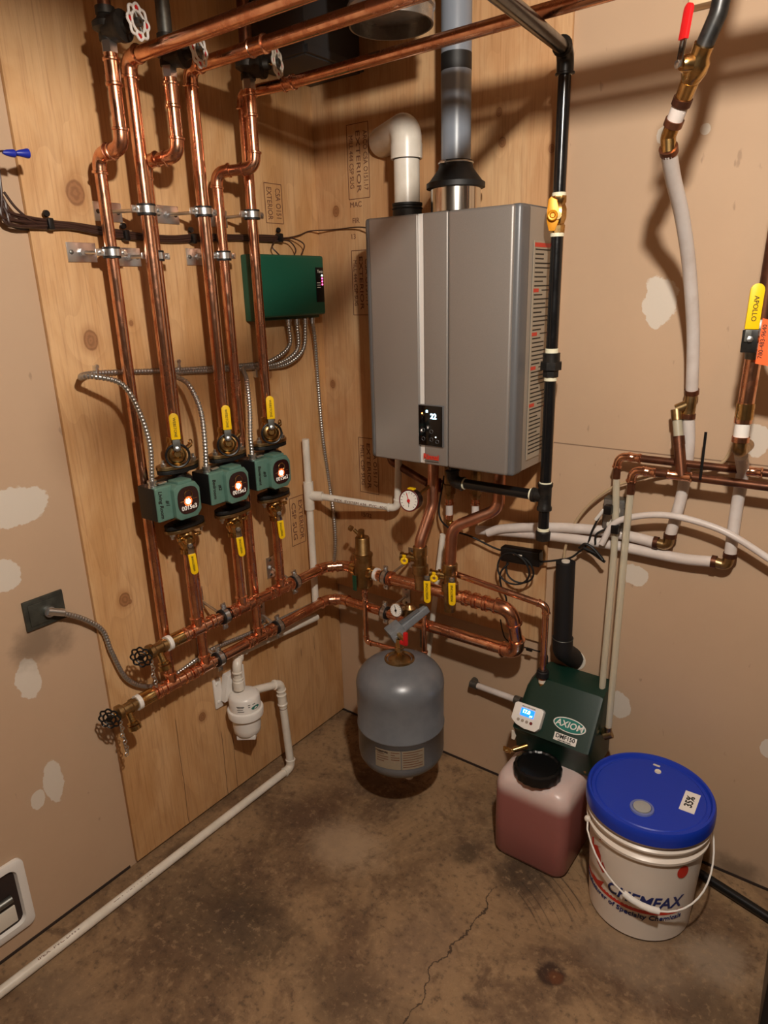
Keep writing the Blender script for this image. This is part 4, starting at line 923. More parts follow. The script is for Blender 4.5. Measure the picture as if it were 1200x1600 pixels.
# ================= AIR SEPARATOR =================
sx_ = W(567, 890, .145).x; sy = -.142
t = thing('air_separator', 'cylindrical brass air separator with vent top in the upper header', 'air separator', (sx_, sy, hz1-.06))
zT = W(563, 832, .142).z; zM = W(565, 866, .142).z; zS = W(565, 845, .142).z
MB().lathe([(hz1-.068, .010), (hz1-.062, .016), (hz1-.055, .028), (hz1-.045, .0315), (zM-.006, .0315), (zM-.004, .034), (zM+.004, .034), (zM+.006, .0262), (zM+.007, .0255), (zT-.017, .0245), (zT-.014, .0225), (zT-.0135, .012)], (sx_, sy, 0), seg=36).build('separator_body', X.setdefault('sepbrass', mat('sand_brass', '#a8875a', 1, .42, '#957448', 40)), t)
MB().cyl((sx_-.004, sy, zT-.014), (sx_+.0, sy-.004, zT+.010), .011).cyl((sx_-.01, sy, zT-.01), (sx_-.034, sy, zT+.004), .006).lathe([(0, .010), (.01, .010)], (sx_-.044, sy, zT+.006), (-1, 0, .3), 12).build('vent_cap', X['sepbrass'], t)
for s in (-1, 1):
    MB().lathe([(.026, .024), (.04, .024), (.044, .020), (.052, .020)], (sx_, sy, hz1), (s, 0, 0), 24).build('port', 'brass', t)
MB().lathe([(.052, .0225), (.062, .0225)], (sx_, sy, hz1), (1, 0, 0), 24).build('white_collar', 'white', t)
MB().cyl((sx_+.05, sy, hz1), (sx_+.10, sy-.003, hz1), .0175).build('nipple', CO, t)
MB().box((sx_-.012, sy-.036, hz1-.035), (.016, .003, .055), .001).build('hang_tag', 'dkgreen', t)
MB().cyl((sx_-.026, sy, hz1), (sx_-.055, sy, hz1), .0185).build('nipple', CO, t)
# small lines to the fill valve and tank
t = run('copper_fill_line', [V((sx_+.002, sy, hz1-.06)), V((sx_+.002, sy, W(575, 1003, .14).z)), V((W(664, 1012, .14).x, sy, W(620, 1011, .14).z)), V((W(663, 960, .14).x, sy, W(660, 962, .14).z))], .0085, CO, 'thin copper line looping from the air separator behind the tank top', 'pipe', .014, 'elbow', CO, [(V((sx_+.002, sy, hz1-.085)), (0, 0, 1), .02), (V((sx_+.002, sy, hz1-.115)), (0, 0, 1), .02)])

# ================= EXPANSION TANK =================
tx, ty = .515, -.30
tb, tp = W(628, 1193, .36).z, W(625, 1018, .30).z
tb = .155; tp = .555; TR = .138
t = thing('expansion_tank', 'grey steel expansion tank hanging just above the concrete floor', 'tank', (tx, ty, tb))
pf = [(tb, .02)]
for k in range(1, 9): a = PI/2*k/8; pf.append((tb+.075*(1-math.cos(a)), TR*math.sin(a)))
pf += [(tb+.165, TR), (tb+.167, TR+.0022), (tb+.172, TR+.0022), (tb+.174, TR)]
for k in range(0, 9): a = PI/2*k/8; pf.append((tp-.105+.095*math.sin(a), TR*math.cos(a)+.02*math.sin(a)))
MB().lathe(pf, (tx, ty, 0), seg=64).build('tank_shell', 'tank', t, 60)
MB().lathe([(tp-.014, .048), (tp-.008, .047), (tp-.006, .042), (tp-.012, .038), (tp-.006, .030), (tp-.002, .018), (tp+.0, .012)], (tx, ty, 0), seg=36).build('top_flange', 'dullbrass', t)
MB().lathe([(tp, .009), (tp+.02, .009), (tp+.021, .014), (tp+.03, .014), (tp+.031, .012), (tp+.06, .012)], (tx, ty, 0), seg=8).build('neck', 'brass', t)
MB().cyl((tx+.05, ty-.03, tb-.012), (tx+.05, ty-.03, tb+.02), .013).build('air_valve', 'label', t)
def wrapquad(name, R, th0, th1, z0, z1, c, mt, par, n=14):
    b = MB(); A = [[b.bm.verts.new((c[0]+(R)*math.cos(th0+(th1-th0)*k/n), c[1]+(R)*math.sin(th0+(th1-th0)*k/n), z)) for k in range(n+1)] for z in (z0, z1)]
    for k in range(n): b.bm.faces.new((A[0][k], A[0][k+1], A[1][k+1], A[1][k]))
    return b.build(name, mt, par)
for j, (q0_, q1_) in enumerate(((-1.25, -.75), (-1.2, -.80), (-1.22, -.85), (-1.2, -.78), (-.52, -.36), (-.5, -.38), (-.22, -.02))):
    zz_ = topz-.018-.007*(j % 4)-(.003 if j == 0 else 0) if j < 6 else topz-.019
    wrapquad('label_print', R_+.0006, q0_, q1_, zz_-.0012, zz_+.0008, (fx, fy), 'ink', FILT, 5)
tv = math.atan2(CAM.y-ty, CAM.x-tx)
lb = wrapquad('tank_label', TR+.0008, tv-.62, tv+.52, tb+.083, tb+.150, (tx, ty), X.setdefault('tanklabel', mat('tank_label_paper', '#8d806c', 0, .5)), t)
wrapquad('label_divider', TR+.0014, tv-.02, tv, tb+.083, tb+.150, (tx, ty), 'heattrim', lb)
mb_rows = [(-.58, -.30, 5), (-.24, -.05, 4), (.03, .48, 7)]
for a0, a1, k in mb_rows:
    for j in range(k): wrapquad('label_print', TR+.0014, tv+a0, tv+a1-(.1 if j % 3 == 1 else 0), tb+.142-j*.0085, tb+.1445-j*.0085, (tx, ty), 'stamp', lb)
text('label_print', 'THERMAL', (tx, ty, tb+.142), None, None, .010, 'ink', lb, wrap=(TR+.0006, tv-.46, 0))
# grey lever bracket, small gauge, red valve above tank
t = thing('fill_valve', 'grey cast fill valve bracket with brass cap above the tank', 'valve', (tx, ty, tp+.06))
a = W(612, 992, .30); b2 = W(668, 950, .19)
a = V((tx-.03, ty, a.z)); d = (b2-a); ux = d.normalized(); uz = V((0, 0, 1)); uy = uz.cross(ux).normalized(); uz = ux.cross(uy)
MB().prism([(0, -.022), (d.length*.3, -.016), (d.length, -.009), (d.length, .009), (d.length*.3, .016), (0, .022)], a-uz*.012, ux, uy, .024, .003).box(a.lerp(b2, .12), (.05, .052, .042), .006, ax=(ux, uy, uz)).build('bracket_arm', 'bracketgrey', t)
MB().box(a.lerp(b2, .55)+uz*.0145, (d.length*.5, .016, .004), .001, ax=(ux, uy, uz)).build('arm_slot', 'heattrim', t)
MB().cyl(V((tx-.005, ty, tp+.055)), a.lerp(b2, .12), .016).build('socket', 'bracketgrey', t)
bc = W(640, 955, .21); MB().lathe([(-.03, .020), (.012, .020), (.016, .016), (.024, .010)], bc, (0, 0, 1), 20).build('brass_cap', 'dullbrass', t)
rv_ = W(632, 1000, .33); t = thing('shutoff_valve', 'small shutoff with bright red lever beside the tank neck', 'valve', rv_)
MB().cyl(V((tx+.0, ty, rv_.z-.008)), rv_+V((0, .004, -.008)), .008).build('valve_stem', 'brass', t)
MB().box(rv_+V((.004, 0, .006)), (.012, .012, .040), .003).box(rv_+V((-.004, .002, -.012)), (.026, .012, .012), .003).build('lever', 'red', t)
gs = W(620, 953, .26); gauge(gs, V((.05, -.98, .15)).normalized(), .0215, 'small steel-cased pressure gauge above the tank', gs, ('chrome', 'ink'))
tag(MB().cyl(gs+V((-.002, .012, -.015)), V((gs.x+.002, Y2-.01, hz2+.01)), .006).build('gauge_stem', 'brass'), 'thin brass stem joining the small gauge to the lower header', 'fitting')

# ================= RIGHT WALL =================
RX = .0145
def crimp(t, p, d, r, mt='oldcopper'):
    d = V(d).normalized(); MB().tube([V(p)-d*.006, V(p)+d*.006], r*1.16, 20).build('crimp_ring', mt, t)
# tall PEX from ceiling
A = [F(1130, -40, 2.40), W(1122, 10, .52), W(1085, 110, .46)]
vA = W(1087, 104, .455); e1 = W(1044, 214, .40)
t = thing('shutoff_valve', 'brass ball valve with red lever hanging from a dark ceiling pipe', 'valve', vA)
dv = (vA-e1).normalized()
top = V((vA.x+.09, vA.y-.03, H-.001)); line = fillet([vA+dv*.02, W(1122, 22, .47), top], .04)[0]
MB().tube(line, .0145).build('supply_pipe', 'iron', t)
MB().lathe([(-.026, .014), (-.016, .018), (-.006, .021), (.010, .021), (.018, .016), (.034, .0165)], vA, dv, 24).build('valve_body', 'brass', t)
nv = (V((-.45, -.75, .1))); nv = (nv-dv*nv.dot(dv)).normalized()
MB().lathe([(0, .016), (.024, .014), (.030, .010)], vA+dv*.006, nv, 20).build('bonnet', 'brass', t)
hp_ = vA+dv*.006+nv*.034
lever(t, hp_, (W(1103, 32, .49)-W(1090, 100, .49)), nv, .034, .085, .019, 'red', '', 'chrome')
t = thing('pex_pipe', 'white PEX water pipe hanging from the red-lever valve to the wall tee', 'pipe', W(1080, 640, .04))
MB().lathe([(-.052, .0145), (-.024, .0155)], vA, dv, 20).build('brass_fitting', 'brass', t)
p0 = vA-dv*.054; MB().tube([p0, e1+dv*.022], RX, 18).build('pipe', 'pex', t); crimp(t, p0-dv*.002, dv, RX); crimp(t, e1+dv*.026, dv, RX)
pth = cr([e1+V((.002, .004, -.024)), W(1052, 280, .34), W(1066, 340, .26), W(1077, 420, .17), W(1083, 520, .09), W(1081, 612, .045)], 10)
MB().tube(pth, RX, 18).build('pipe', 'pex', t); crimp(t, pth[0]+V((0, 0, .003)), pth[1]-pth[0], RX); crimp(t, pth[-1], pth[-1]-pth[-2], RX)
MB().tube(fillet([e1+dv*.018, e1, e1+V((.002, .004, -.024))], .012)[0], .0135).build('elbow', 'brass', t)
pt = pth[-1]; tx_ = pt.x
MB().cyl(pt, pt+V((-.002, 0, -.062)), .0145).cyl(pt+V((-.001, 0, -.03)), pt+V((-.030, -.006, -.045)), .013).build('tee', 'dullbrass', t); crimp(t, pt+V((-.002, 0, -.06)), (0, 0, 1), RX)
# lower continuation to elbow & under heater
el = W(1043, 853, .035)
t = thing('pex_pipe', 'white PEX pipe from the wall tee down to an elbow and back under the heater', 'pipe', el)
lo1 = cr([pt+V((-.002, 0, -.055)), W(1076, 700, .03), W(1066, 770, .024), el+V((.004, 0, .03))], 8)
MB().tube(lo1, RX, 18).build('pipe', 'pex', t)
hz = cr([el+V((-.03, 0, .003)), W(985, 838, .030), W(930, 828, .03), W(860, 824, .035), W(790, 826, .04), W(762, 832, .045)], 8)
MB().tube(hz, RX, 18).build('pipe', 'pex', t)
MB().tube(fillet([el+V((.004, 0, .03)), el, el+V((-.03, 0, .003))], .012)[0], .0135).build('elbow', 'dullbrass', t)
crimp(t, lo1[-1], (0, 0, 1), RX); crimp(t, hz[0], (1, 0, 0), RX)
# right copper/pex
el2 = W(1135, 884, .035); cxr = W(1165, 620, .15)
t = thing('pex_pipe', 'white PEX pipe at the right from the brass elbow down and left along the wall', 'pipe', el2)
lo2 = cr([W(1158, 712, .10), W(1160, 740, .05), W(1150, 800, .035), el2+V((.005, 0, .03))], 8)
MB().tube(lo2, RX, 18).build('pipe', 'pex', t)
hz_ = cr([el2+V((-.03, 0, .004)), W(1060, 872, .032), W(960, 852, .032), W(880, 840, .035), W(800, 832, .03), W(745, 828, .04)], 8)
MB().tube(hz_, RX, 18).build('pipe', 'pex', t)
MB().tube(fillet([el2+V((.005, 0, .03)), el2, el2+V((-.03, 0, .004))], .012)[0], .0135).build('elbow', 'dullbrass', t)
crimp(t, lo2[-1], (0, 0, 1), RX); crimp(t, hz_[0], (1, 0, 0), RX)
tag(MB().tube(cr([W(940, 850, .07), W(960, 818, .07), W(1000, 806, .07), W(1050, 806, .066), W(1105, 820, .066), W(1150, 840, .066), W(1215, 882, .06), W(1290, 930, .05)], 10), .0085, 14).build('pex_pipe', 'pex'), 'thinner white flexible pipe arching across the right wall out of frame', 'pipe')
# copper with yellow valve at right edge
yo = .20
ct = W(1196, 440, yo); cb_ = W(1160, 660, yo); xr = (W(1175, 560, yo).x)
zY = W(1180, 530, yo).z
t = thing('shutoff_valve', 'copper pipe at the right edge with a yellow-lever brass valve', 'valve', (xr, -yo, W(1158, 705, yo).z))
RB = .0165
xt = W(1192, 400, yo).x
MB().tube([V((xt+.03, -yo, W(1200, 330, yo).z+.5)), V((xr+.01, -yo, zY+.03))], RB).build('pipe', 'oldcopper', t)
zq = W(1162, 640, yo).z
MB().cyl((xr, -yo, zq+.01), (xr+.003, -yo, zY-.03), RB).build('pipe', 'copper', t)
MB().lathe([(-.04, .020), (-.022, .022), (-.018, .026), (.02, .026), (.024, .022), (.04, .020)], (xr+.006, -yo, zY), seg=24).build('valve_body', 'dullsteel', t)
pvv = W(1172, 530, yo+.05)
MB().cyl(V((xr+.004, -yo, zY)), pvv, .012).build('bonnet', 'dullbrass', t)
MB().box(pvv+V((0, -.002, -.004)), (.030, .006, .045), .002).build('handle_base', 'iron', t)
lever(t, pvv+V((0, -.004, 0)), (W(1186, 450, yo+.06)-W(1174, 525, yo+.06)), V((.35, -.93, .05)), .02, .108, .026, 'yellow', 'APOLLO')
MB().lathe([(-.018, .0185), (.016, .0185)], (xr, -yo, zq-.002), seg=24).build('brass_coupling', 'brass', t)
z5 = W(1158, 672, yo).z; MB().lathe([(-.022, .0155), (.022, .0155)], (xr-.001, -yo, z5), seg=24).build('stub_pipe', 'white', t)
crimp(t, (xr-.001, -yo, z5+.022), (0, 0, 1), .0155, 'copper'); crimp(t, (xr-.001, -yo, z5-.02), (0, 0, 1), .0155, 'copper')
MB().tube(fillet([V((xr-.001, -yo, z5-.022)), V((xr-.001, -yo, z5-.048)), V((xr+.0, -yo+.09, z5-.05)), ][:3], .014)[0], .0145).build('elbow', 'dullbrass', t)
tgp = W(1184, 572, yo+.035)
tg = thing('tag', 'bright orange paper tag tied on the right-edge valve', 'tag', tgp)
q = [W(1180, 568, yo+.03), W(1216, 575, yo+.03), W(1222, 505, yo+.03), W(1192, 497, yo+.03)]
b = MB(); u = (q[1]-q[0]); vv = (q[3]-q[0]); nn = u.cross(vv).normalized()*.0012
vs = [b.bm.verts.new(p) for p in q]+[b.bm.verts.new(p+nn) for p in q]
for f in ((0, 1, 2, 3), (7, 6, 5, 4), (0, 4, 5, 1), (1, 5, 6, 2), (2, 6, 7, 3), (3, 7, 4, 0)): b.bm.faces.new([vs[i] for i in f])
b.build('tag_card', 'orange', tg)
ud = (q[3]-q[0]).normalized(); nrm = -nn.normalized() if nn.dot(CAM-q[0]) < 0 else nn.normalized()
text('tag_lettering', '780-483-9640', q[0].lerp(q[3], .5)+u*.16+nrm*.0016, ud, nrm.cross(ud), .012, 'ink', tg, ext=.0002)
# aged copper horizontals with elbows to clear hoses
ox = .055
zA_ = W(1050, 722, ox).z; zB_ = W(1060, 743, .085).z
pA = [W(963, 748, ox), None, V((1.62, -ox, zA_))]; pA[1] = V((pA[0].x, -ox, zA_)); pA[0] = V((pA[0].x, -ox, pA[0].z))
t = run('copper_water_line', [pA[0], pA[1], pA[2]], .0098, 'oldcopper', 'upper of two brown copper lines along the right wall', 'pipe', .022, 'elbow', CO, [(V((pA[1].x+.045, -ox, zA_)), (1, 0, 0), .03), (V((W(1180, 733, ox).x, -ox, zA_)), (1, 0, 0), .035)], 'copper lines on the right wall')
pB = [W(985, 772, .085), None, V((1.62, -.085, zB_))]; pB[1] = V((pB[0].x, -.085, zB_)); pB[0] = V((pB[0].x, -.085, pB[0].z))
t = run('copper_water_line', [pB[0], pB[1], pB[2]], .0105, 'oldcopper', 'lower of two brown copper lines along the right wall', 'pipe', .022, 'elbow', CO, [(V((pB[1].x+.045, -.085, zB_)), (1, 0, 0), .03), (V((W(1062, 745, .085).x, -.085, zB_)), (1, 0, 0), .06)], 'copper lines on the right wall')
bt = pt+V((-.030, -.006, -.045)); bx_ = V((W(1065, 745, .085).x, -.085, zB_))
t = thing('branch_riser', 'dark copper branch dropping from the brass tee into the lower copper line', 'pipe', bx_)
MB().tube([bx_, bx_.lerp(bt, .5)], .0135).build('pipe', 'oldcopper', t)
MB().tube([bx_.lerp(bt, .47), bx_.lerp(bt, .60)], .0145).build('crimp_ring', 'oldcopper', t); MB().tube([bx_.lerp(bt, .58), bx_.lerp(bt, .86)], .0115).build('stub_pipe', X.setdefault('pexold', mat('old_pex', '#a8a08a', 0, .4)), t)
MB().tube([bx_.lerp(bt, .84), bt], .0140).build('elbow', 'dullbrass', t)
tag(MB().tube(cr([W(1103, 675, .08), W(1100, 700, .085), W(1094, 750, .10)], 5), .0035, 6).build('zip_tie', 'abs'), 'black zip tie sticking up from the copper lines', 'zip tie')
# clear hoses
GHs = 'clear hoses'
tag(MB().tube(cr([pA[0]+V((0, 0, .01)), W(960, 850, .06), W(952, 950, .07), W(943, 1050, .08), W(938, 1110, .10)], 10), .0092, 16).build('clear_hose', 'clear'), 'left clear vinyl hose hanging from the upper copper line', 'hose', GHs)
tag(MB().tube(cr([pB[0]+V((0, 0, .01)), W(977, 850, .095), W(966, 970, .10), W(956, 1080, .11), W(950, 1148, .12)], 10), .0092, 16).build('clear_hose', 'clear'), 'right clear vinyl hose hanging from the lower copper line to the feeder', 'hose', GHs)
tag(MB().tube(cr([W(1150, 690, .03), W(1120, 728, .03), W(1040, 738, .03), W(1000, 748, .03), W(960, 760, .03), W(925, 785, .03), W(900, 815, .03), W(885, 850, .03), W(880, 880, .03)], 8), .0042, 10).build('clear_tube', X.setdefault('tubeold', mat('tan_tube', '#b49a78', 0, .35))), 'thin tan tube curving down into the black foam sleeve', 'tube')
# outlet box
oc = W(966, 800, 0); t = thing('wall_outlet', 'grey metal outlet box with plugs behind the clear hoses', 'outlet', oc)
MB().box(oc+V((0, -.018, -.006)), (.062, .036, .105), .003).build('outlet_box', 'dullsteel', t)
MB().box(oc+V((0, -.0375, -.006)), (.056, .003, .098), .001).build('cover_plate', 'galv', t)
for s in (.016, -.026): MB().cyl(oc+V((0, -.038, s)), oc+V((0, -.040, s)), .017, seg=24).build('receptacle', 'label', t)
pg = oc+V((.0, -.05, .016)); pg2 = oc+V((0, -.05, -.030))
MB().box(pg, (.026, .026, .030), .006, seg=3).build('plug_top', 'abs', None) if False else None
# plugs and cords
plug = W(955, 795, .06)
ps = W(845, 878, .05)
t = thing('power_adapter', 'black power adapter box hanging on cords under the heater', 'adapter', W(815, 880, .04))
pcn = W(815, 868, .045); dx_ = (W(845, 872, .045)-W(785, 862, .045)).normalized(); 
ax_ = (dx_, V((0, -1, 0)).cross(dx_).normalized(), V((0, -1, 0)))
MB().box(pcn, ((W(846, 872, .045)-W(786, 862, .045)).length, .046, .032), .004, ax=(ax_[0], ax_[1], ax_[2]), seg=3).build('adapter_case', 'abs', t)
MB().box(pcn+V((-.006, -.0165, .006)), (.030, .0006, .004), ax=(dx_, V((0, -1, 0)), V((0, 0, 1)))).build('adapter_print', 'label', t)
adp = t
def cord(name, pts, label, r=.0030, par=None):
    return MB().tube(cr(pts, 10), r, 8).build('cord', 'rubber', par or adp)
cord('power_cord', [V((pa.x+.02, -.08, gc.z+.05)), W(686, 802, .06), W(703, 826, .09), W(735, 838, .05), W(770, 855, .045), W(789, 862, .045)], 'black cord sloping from the heater to the adapter')
cord('power_cord', [W(845, 878, .045), W(865, 876, .045), W(890, 872, .04), W(905, 862, .04), W(918, 850, .045), W(925, 830, .05), W(938, 805, .06), W(952, 790, .065)], 'black cord from the adapter up to the wall outlet')
pct = thing('plug_cord', 'bunched black power cord with its plug in the lower outlet socket', 'cord', W(925, 860, .05))
cord('power_cord', [W(905, 856, .05), W(915, 850, .06), W(928, 858, .06), W(942, 875, .07), W(934, 866, .06), W(912, 856, .055), W(925, 864, .05), W(945, 878, .06)], '', .0040, pct)
cord('power_cord', [W(930, 850, .05), W(932, 835, .055), W(948, 826, .055), W(960, 822, .06)], '', .003, pct)
MB().box(W(951, 796, .068), (.022, .024, .026), .005).build('plug', 'abs', adp); MB().box(W(962, 826, .068), (.022, .024, .026), .005).build('plug', 'abs', pct)
MB().cyl(W(931, 812, .058), W(943, 797, .063), .0048, seg=8).build('cord_label', 'white', adp)
lc = [W(808, 887, .06), W(796, 884, .065)]
for k, (cx_, cy_, R, lb) in enumerate(((812, 890, .043, ''), (802, 889, .050, ''))):
    c = W(cx_, cy_, .058+.008*k); tag(MB().tube([c+V((R*1.05*math.cos(2*PI*j/40), -.004*math.sin(4*PI*j/40), R*math.sin(2*PI*j/40))) for j in range(40)], .0030, 8, closed=True).build('cord_loop', 'rubber', adp))
cord('power_cord', [W(795, 880, .06), W(782, 895, .07), W(783, 915, .06), W(791, 935, .05), W(789, 950, .05)], 'black cord hanging from the adapter behind the copper feed line')
# foam sleeve with elbow
ft1 = W(884, 878, .065); ft2 = W(879, 1000, .06)
t = thing('insulated_duct', 'black foam-wrapped pipe with taped elbow entering the drywall', 'pipe', ft2)
MB().tube([ft1, ft2], .0275, 28).build('sleeve', 'foam', t)
MB().tube(fillet([ft2+V((0, 0, .01)), ft2+V((.002, 0, -.035)), V((ft2.x+.018, .0, ft2.z-.085))], .03, 10)[0], .030, 28).build('elbow', 'foam', t)
MB().torus(ft2+V((0, 0, .008)), (0, 0, 1), .0305, .0012, 32, 6).build('tie_band', 'dullsteel', t)
MB().lathe([(0, .012), (.004, .012)], ft1+V((0, 0, .0)), (0, 0, 1), 16).build('top_port', 'label', t)
tag(MB().lathe([(0, .034), (.002, .033)], V((ft2.x+.02, .0, ft2.z-.088)), (0, -1, 0), 24).build('drywall_ring', 'label'), 'rough white plaster ring where the foam pipe enters the wall', 'patch')
# small white horizontal stub left of the feeder
sa = W(742, 1070, .03); sb_ = W(808, 1094, .045); zz = (sa.z+sb_.z)/2
t = thing('stub_pipe', 'short white pipe with grey fittings reaching into the feeder', 'pipe', sa)
MB().cyl(sa, sb_, .0105).build('pipe', 'pex', t)
d = (sb_-sa).normalized()
MB().cyl(sa-d*.014+V((0, .024, 0)), sa-d*.010, .0125).cyl(sa-d*.016, sa+d*.012, .0135).build('elbow', 'dullsteel', t)
MB().cyl(sb_-d*.008, sb_+d*.014, .0145).build('fitting', 'dullsteel', t)

# ================= GLYCOL FEEDER =================
jx0, jx1, jy0, jy1, jz = .860, 1.082, -.312, -.075, .292
def jugmat():
    mt, nt, b = newmat('jug_plastic'); sp = nd(nt, 'ShaderNodeSeparateXYZ', i_Vector=pos(nt))
    f = mr(nt, sp.outputs[2], .215, .260)
    ln(nt, mixc(nt, f, S('#925a55'), S('#ceb8b2')), b.inputs['Base Color'])
    b.inputs['Roughness'].default_value = .32; b.inputs['Subsurface Weight'].default_value = .35; b.inputs['Subsurface Radius'].default_value = (.03, .012, .01); b.inputs['Subsurface Scale'].default_value = 1; return mt
X['jug'] = jugmat()
t = thing('glycol_jug', 'translucent jug of pink glycol on the floor under the green feeder', 'jug', ((jx0+jx1)/2, (jy0+jy1)/2, 0))
cxj, cyj = (jx0+jx1)/2, (jy0+jy1)/2
def rr(hx, hy, r, z, n=6):
    out = []
    for qx, qy, a0 in ((1, 1, 0), (-1, 1, PI/2), (-1, -1, PI), (1, -1, 3*PI/2)):
        for k in range(n+1): a = a0+PI/2*k/n; out.append(V((cxj+qx*(hx-r)+r*math.cos(a), cyj+qy*(hy-r)+r*math.sin(a), z)))
    return out
hx_, hy_ = (jx1-jx0)/2+.003, (jy1-jy0)/2+.003
sec = [(0, -.018, .03), (.006, -.006, .035), (.02, 0, .035), (.12, .001, .035), (.240, 0, .035), (.262, -.003, .035), (.278, -.010, .036), (.286, -.020, .038), (.291, -.034, .04), (.292, -.075, .03)]
MB()._rings([rr(hx_+d, hy_+d, r, z) for z, d, r in sec]).build('jug_body', 'jug', t, 60)
cc = F(840, 1203, .305); cc = V((min(max(cc.x, .93), .97), max(cc.y, -.26), 0))
MB().lathe([(.286, .045), (.300, .045)], (cc.x, cc.y, 0), seg=36).build('jug_neck', 'jug', t)
mb = MB(); g = 72
mb._rings([[V((cc.x+(r+(.0018 if k % 4 < 2 else 0))*math.cos(2*PI*k/g), cc.y+(r+(.0018 if k % 4 < 2 else 0))*math.sin(2*PI*k/g), z)) for k in range(g)] for z, r in ((.294, .060), (.296, .067), (.318, .068), (.324, .065), (.326, .058), (.322, .054), (.321, .01))])
mb.build('screw_cap', 'abs', t)
MB().box((jx0+.10, jy0+.002, .0), (.0, .0, .0)) if False else None
# feeder cover
fx0, fx1, fy0, fy1, fz0, fz1 = .862, 1.100, -.205, -.035, .290, .532
t = thing('glycol_feeder', 'dark green glycol feeder with white display and oval badge on the jug', 'feeder', ((fx0+fx1)/2, -.12, .285))
prof = [(-fy1, fz0), (-fy1, fz1), (-fy1-.0+.075, fz1), (-fy0, fz1-.055), (-fy0+.012, fz0+.085), (-fy0-.022, fz0+.0)]  # (depth, z)
# side profile extruded along x; slight taper at the left top corner
b = MB(); ns = 10; ringsL = []
def sect(x, dz, inset):
    pts = [(fy1, fz0), (fy1, fz1-dz), (fy1-.055, fz1-dz), (fy1-.085, fz1-.012-dz), (fy0-.010+inset, fz0+.095), (fy0+.006+inset, fz0+.070), (fy0+.022+inset, fz0)]
    return [V((x, y, z)) for y, z in pts]
b._rings([sect(fx0, .055, .012), sect(fx0+.004, .040, .004), sect(fx0+.022, .010, 0), sect(fx0+.040, 0, 0), sect(fx1-.010, 0, 0), sect(fx1-.002, .004, .003), sect(fx1, .010, .010)])
b.build('cover', 'green', t, 28)
# front slanted face frame
Pt = V((0, fy1-.085, fz1-.012)); Pb = V((0, fy0-.010, fz0+.095)); fd = (Pt-Pb).normalized(); fxd = V((1, 0, 0)); fn = fxd.cross(fd)
def onface(px, py, o=0):
    r = RR*((px-600)/FPX)+RD*((py-800)/FPX)+RF; tt_ = (Pb-CAM).dot(fn)/r.dot(fn); return CAM+r*tt_+fn*o
dc = onface(826, 1121); dw, dh = (onface(850, 1128)-onface(804, 1115)).length*.98, .070
db = MB().prism([(-dw/2+.006, -dh*.30), (-dw/2, -dh*.22), (-dw/2, dh*.42), (-dw/2+.008, dh/2), (dw/2-.006, dh/2), (dw/2, dh*.42), (dw/2, -dh*.30), (dw/2-.01, -dh*.48), (0, -dh*.50), (-dw/2+.02, -dh*.42)], dc-fn*.003, fxd, fd, .022, .003).build('display_housing', 'white', t)
MB().prism([(-.021, -.010), (.021, -.010), (.021, .012), (-.021, .012)], dc+fn*.0192+fd*.010, fxd, fd, .001).build('display_screen', 'lcd', db)
text('display_digits', '17.0', dc+fn*.0206+fd*.013-fxd*.004, fxd, fd, .014, 'lcdtext', db, bold=.0004); text('display_digits', 'psi', dc+fn*.0206+fd*.005+fxd*.013, fxd, fd, .008, 'lcdtext', db)
for k in range(4): MB().cyl(dc+fn*.018+fxd*(-.022+.0135*k)-fd*.014, dc+fn*.0205+fxd*(-.022+.0135*k)-fd*.014, .0045, seg=16).build('button', 'darkred' if k == 3 else 'heatside', db)
text('display_lettering', 'MINI SYSTEM FEEDER', dc+fn*.0196+fd*.027, fxd, fd, .0045, 'ink', db)
oc_ = onface(890, 1134); ow = (onface(915, 1142)-onface(864, 1126)).length/2; oh = ow*.42
def oval(w, h, n=36): return [(w*math.cos(2*PI*k/n), h*math.sin(2*PI*k/n)) for k in range(n)]
MB().prism(oval(ow, oh), oc_-fn*.0005, fxd, fd, .0018).build('badge_rim', 'white', t); bo = MB().prism(oval(ow*.93, oh*.87), oc_, fxd, fd, .0022).build('badge', 'teal', t)
text('badge_lettering', 'AXIOM', oc_+fn*.0027, fxd, fd, ow*.52, 'white', bo, bold=.0004, shear=.15)
mc = onface(883, 1155); mw = (onface(900, 1161)-onface(865, 1149)).length/2
ml = MB().prism([(-mw, -.011), (mw, -.011), (mw, .011), (-mw, .011)], mc-fn*.0005, fxd, fd, .0016, .0004).build('model_label', 'white', t)
text('label_lettering', 'DMF150', mc+fn*.0016+fd*.0025, fxd, fd, .0165, 'ink', ml, bold=.0004); text('label_lettering', 'Digital Mini Feeder', mc+fn*.0016-fd*.0075, fxd, fd, .0052, 'ink', ml, bold=.0001)
MB().lathe([(0, .018), (.018, .018), (.02, .015), (.024, .015)], (fcx.x, -.12, fz1-.006), seg=24).build('inlet_grommet', 'rubber', t)
MB().cyl((fcx.x, -.12, fz1+.01), (fcx.x, -.12, fcx.z-.004+.004), .012).build('inlet_nut', 'label', t)
MB().lathe([(0, .005), (.002, .004)], (fx1-.016, fy0+.020, fz0+.014), (0, -1, 0), 12).build('cover_screw', 'dullbrass', t)
MB().prism([(0, 0), (.010, .0), (.014, .014), (.006, .030), (0, .030)], (fx0-.0, fy0-.006, fz0+.05), (1, 0, 0), (0, 0, 1), -.003).build('side_label', 'label', t)
vq = W(802, 1172, .235)
MB().cyl(vq+V((.03, .03, .01)), vq, .009).cyl(vq, vq+V((-.02, -.01, -.004)), .006).box(vq+V((-.016, -.008, 0)), (.026, .006, .016), .002).build('drain_cock', 'brass', t)
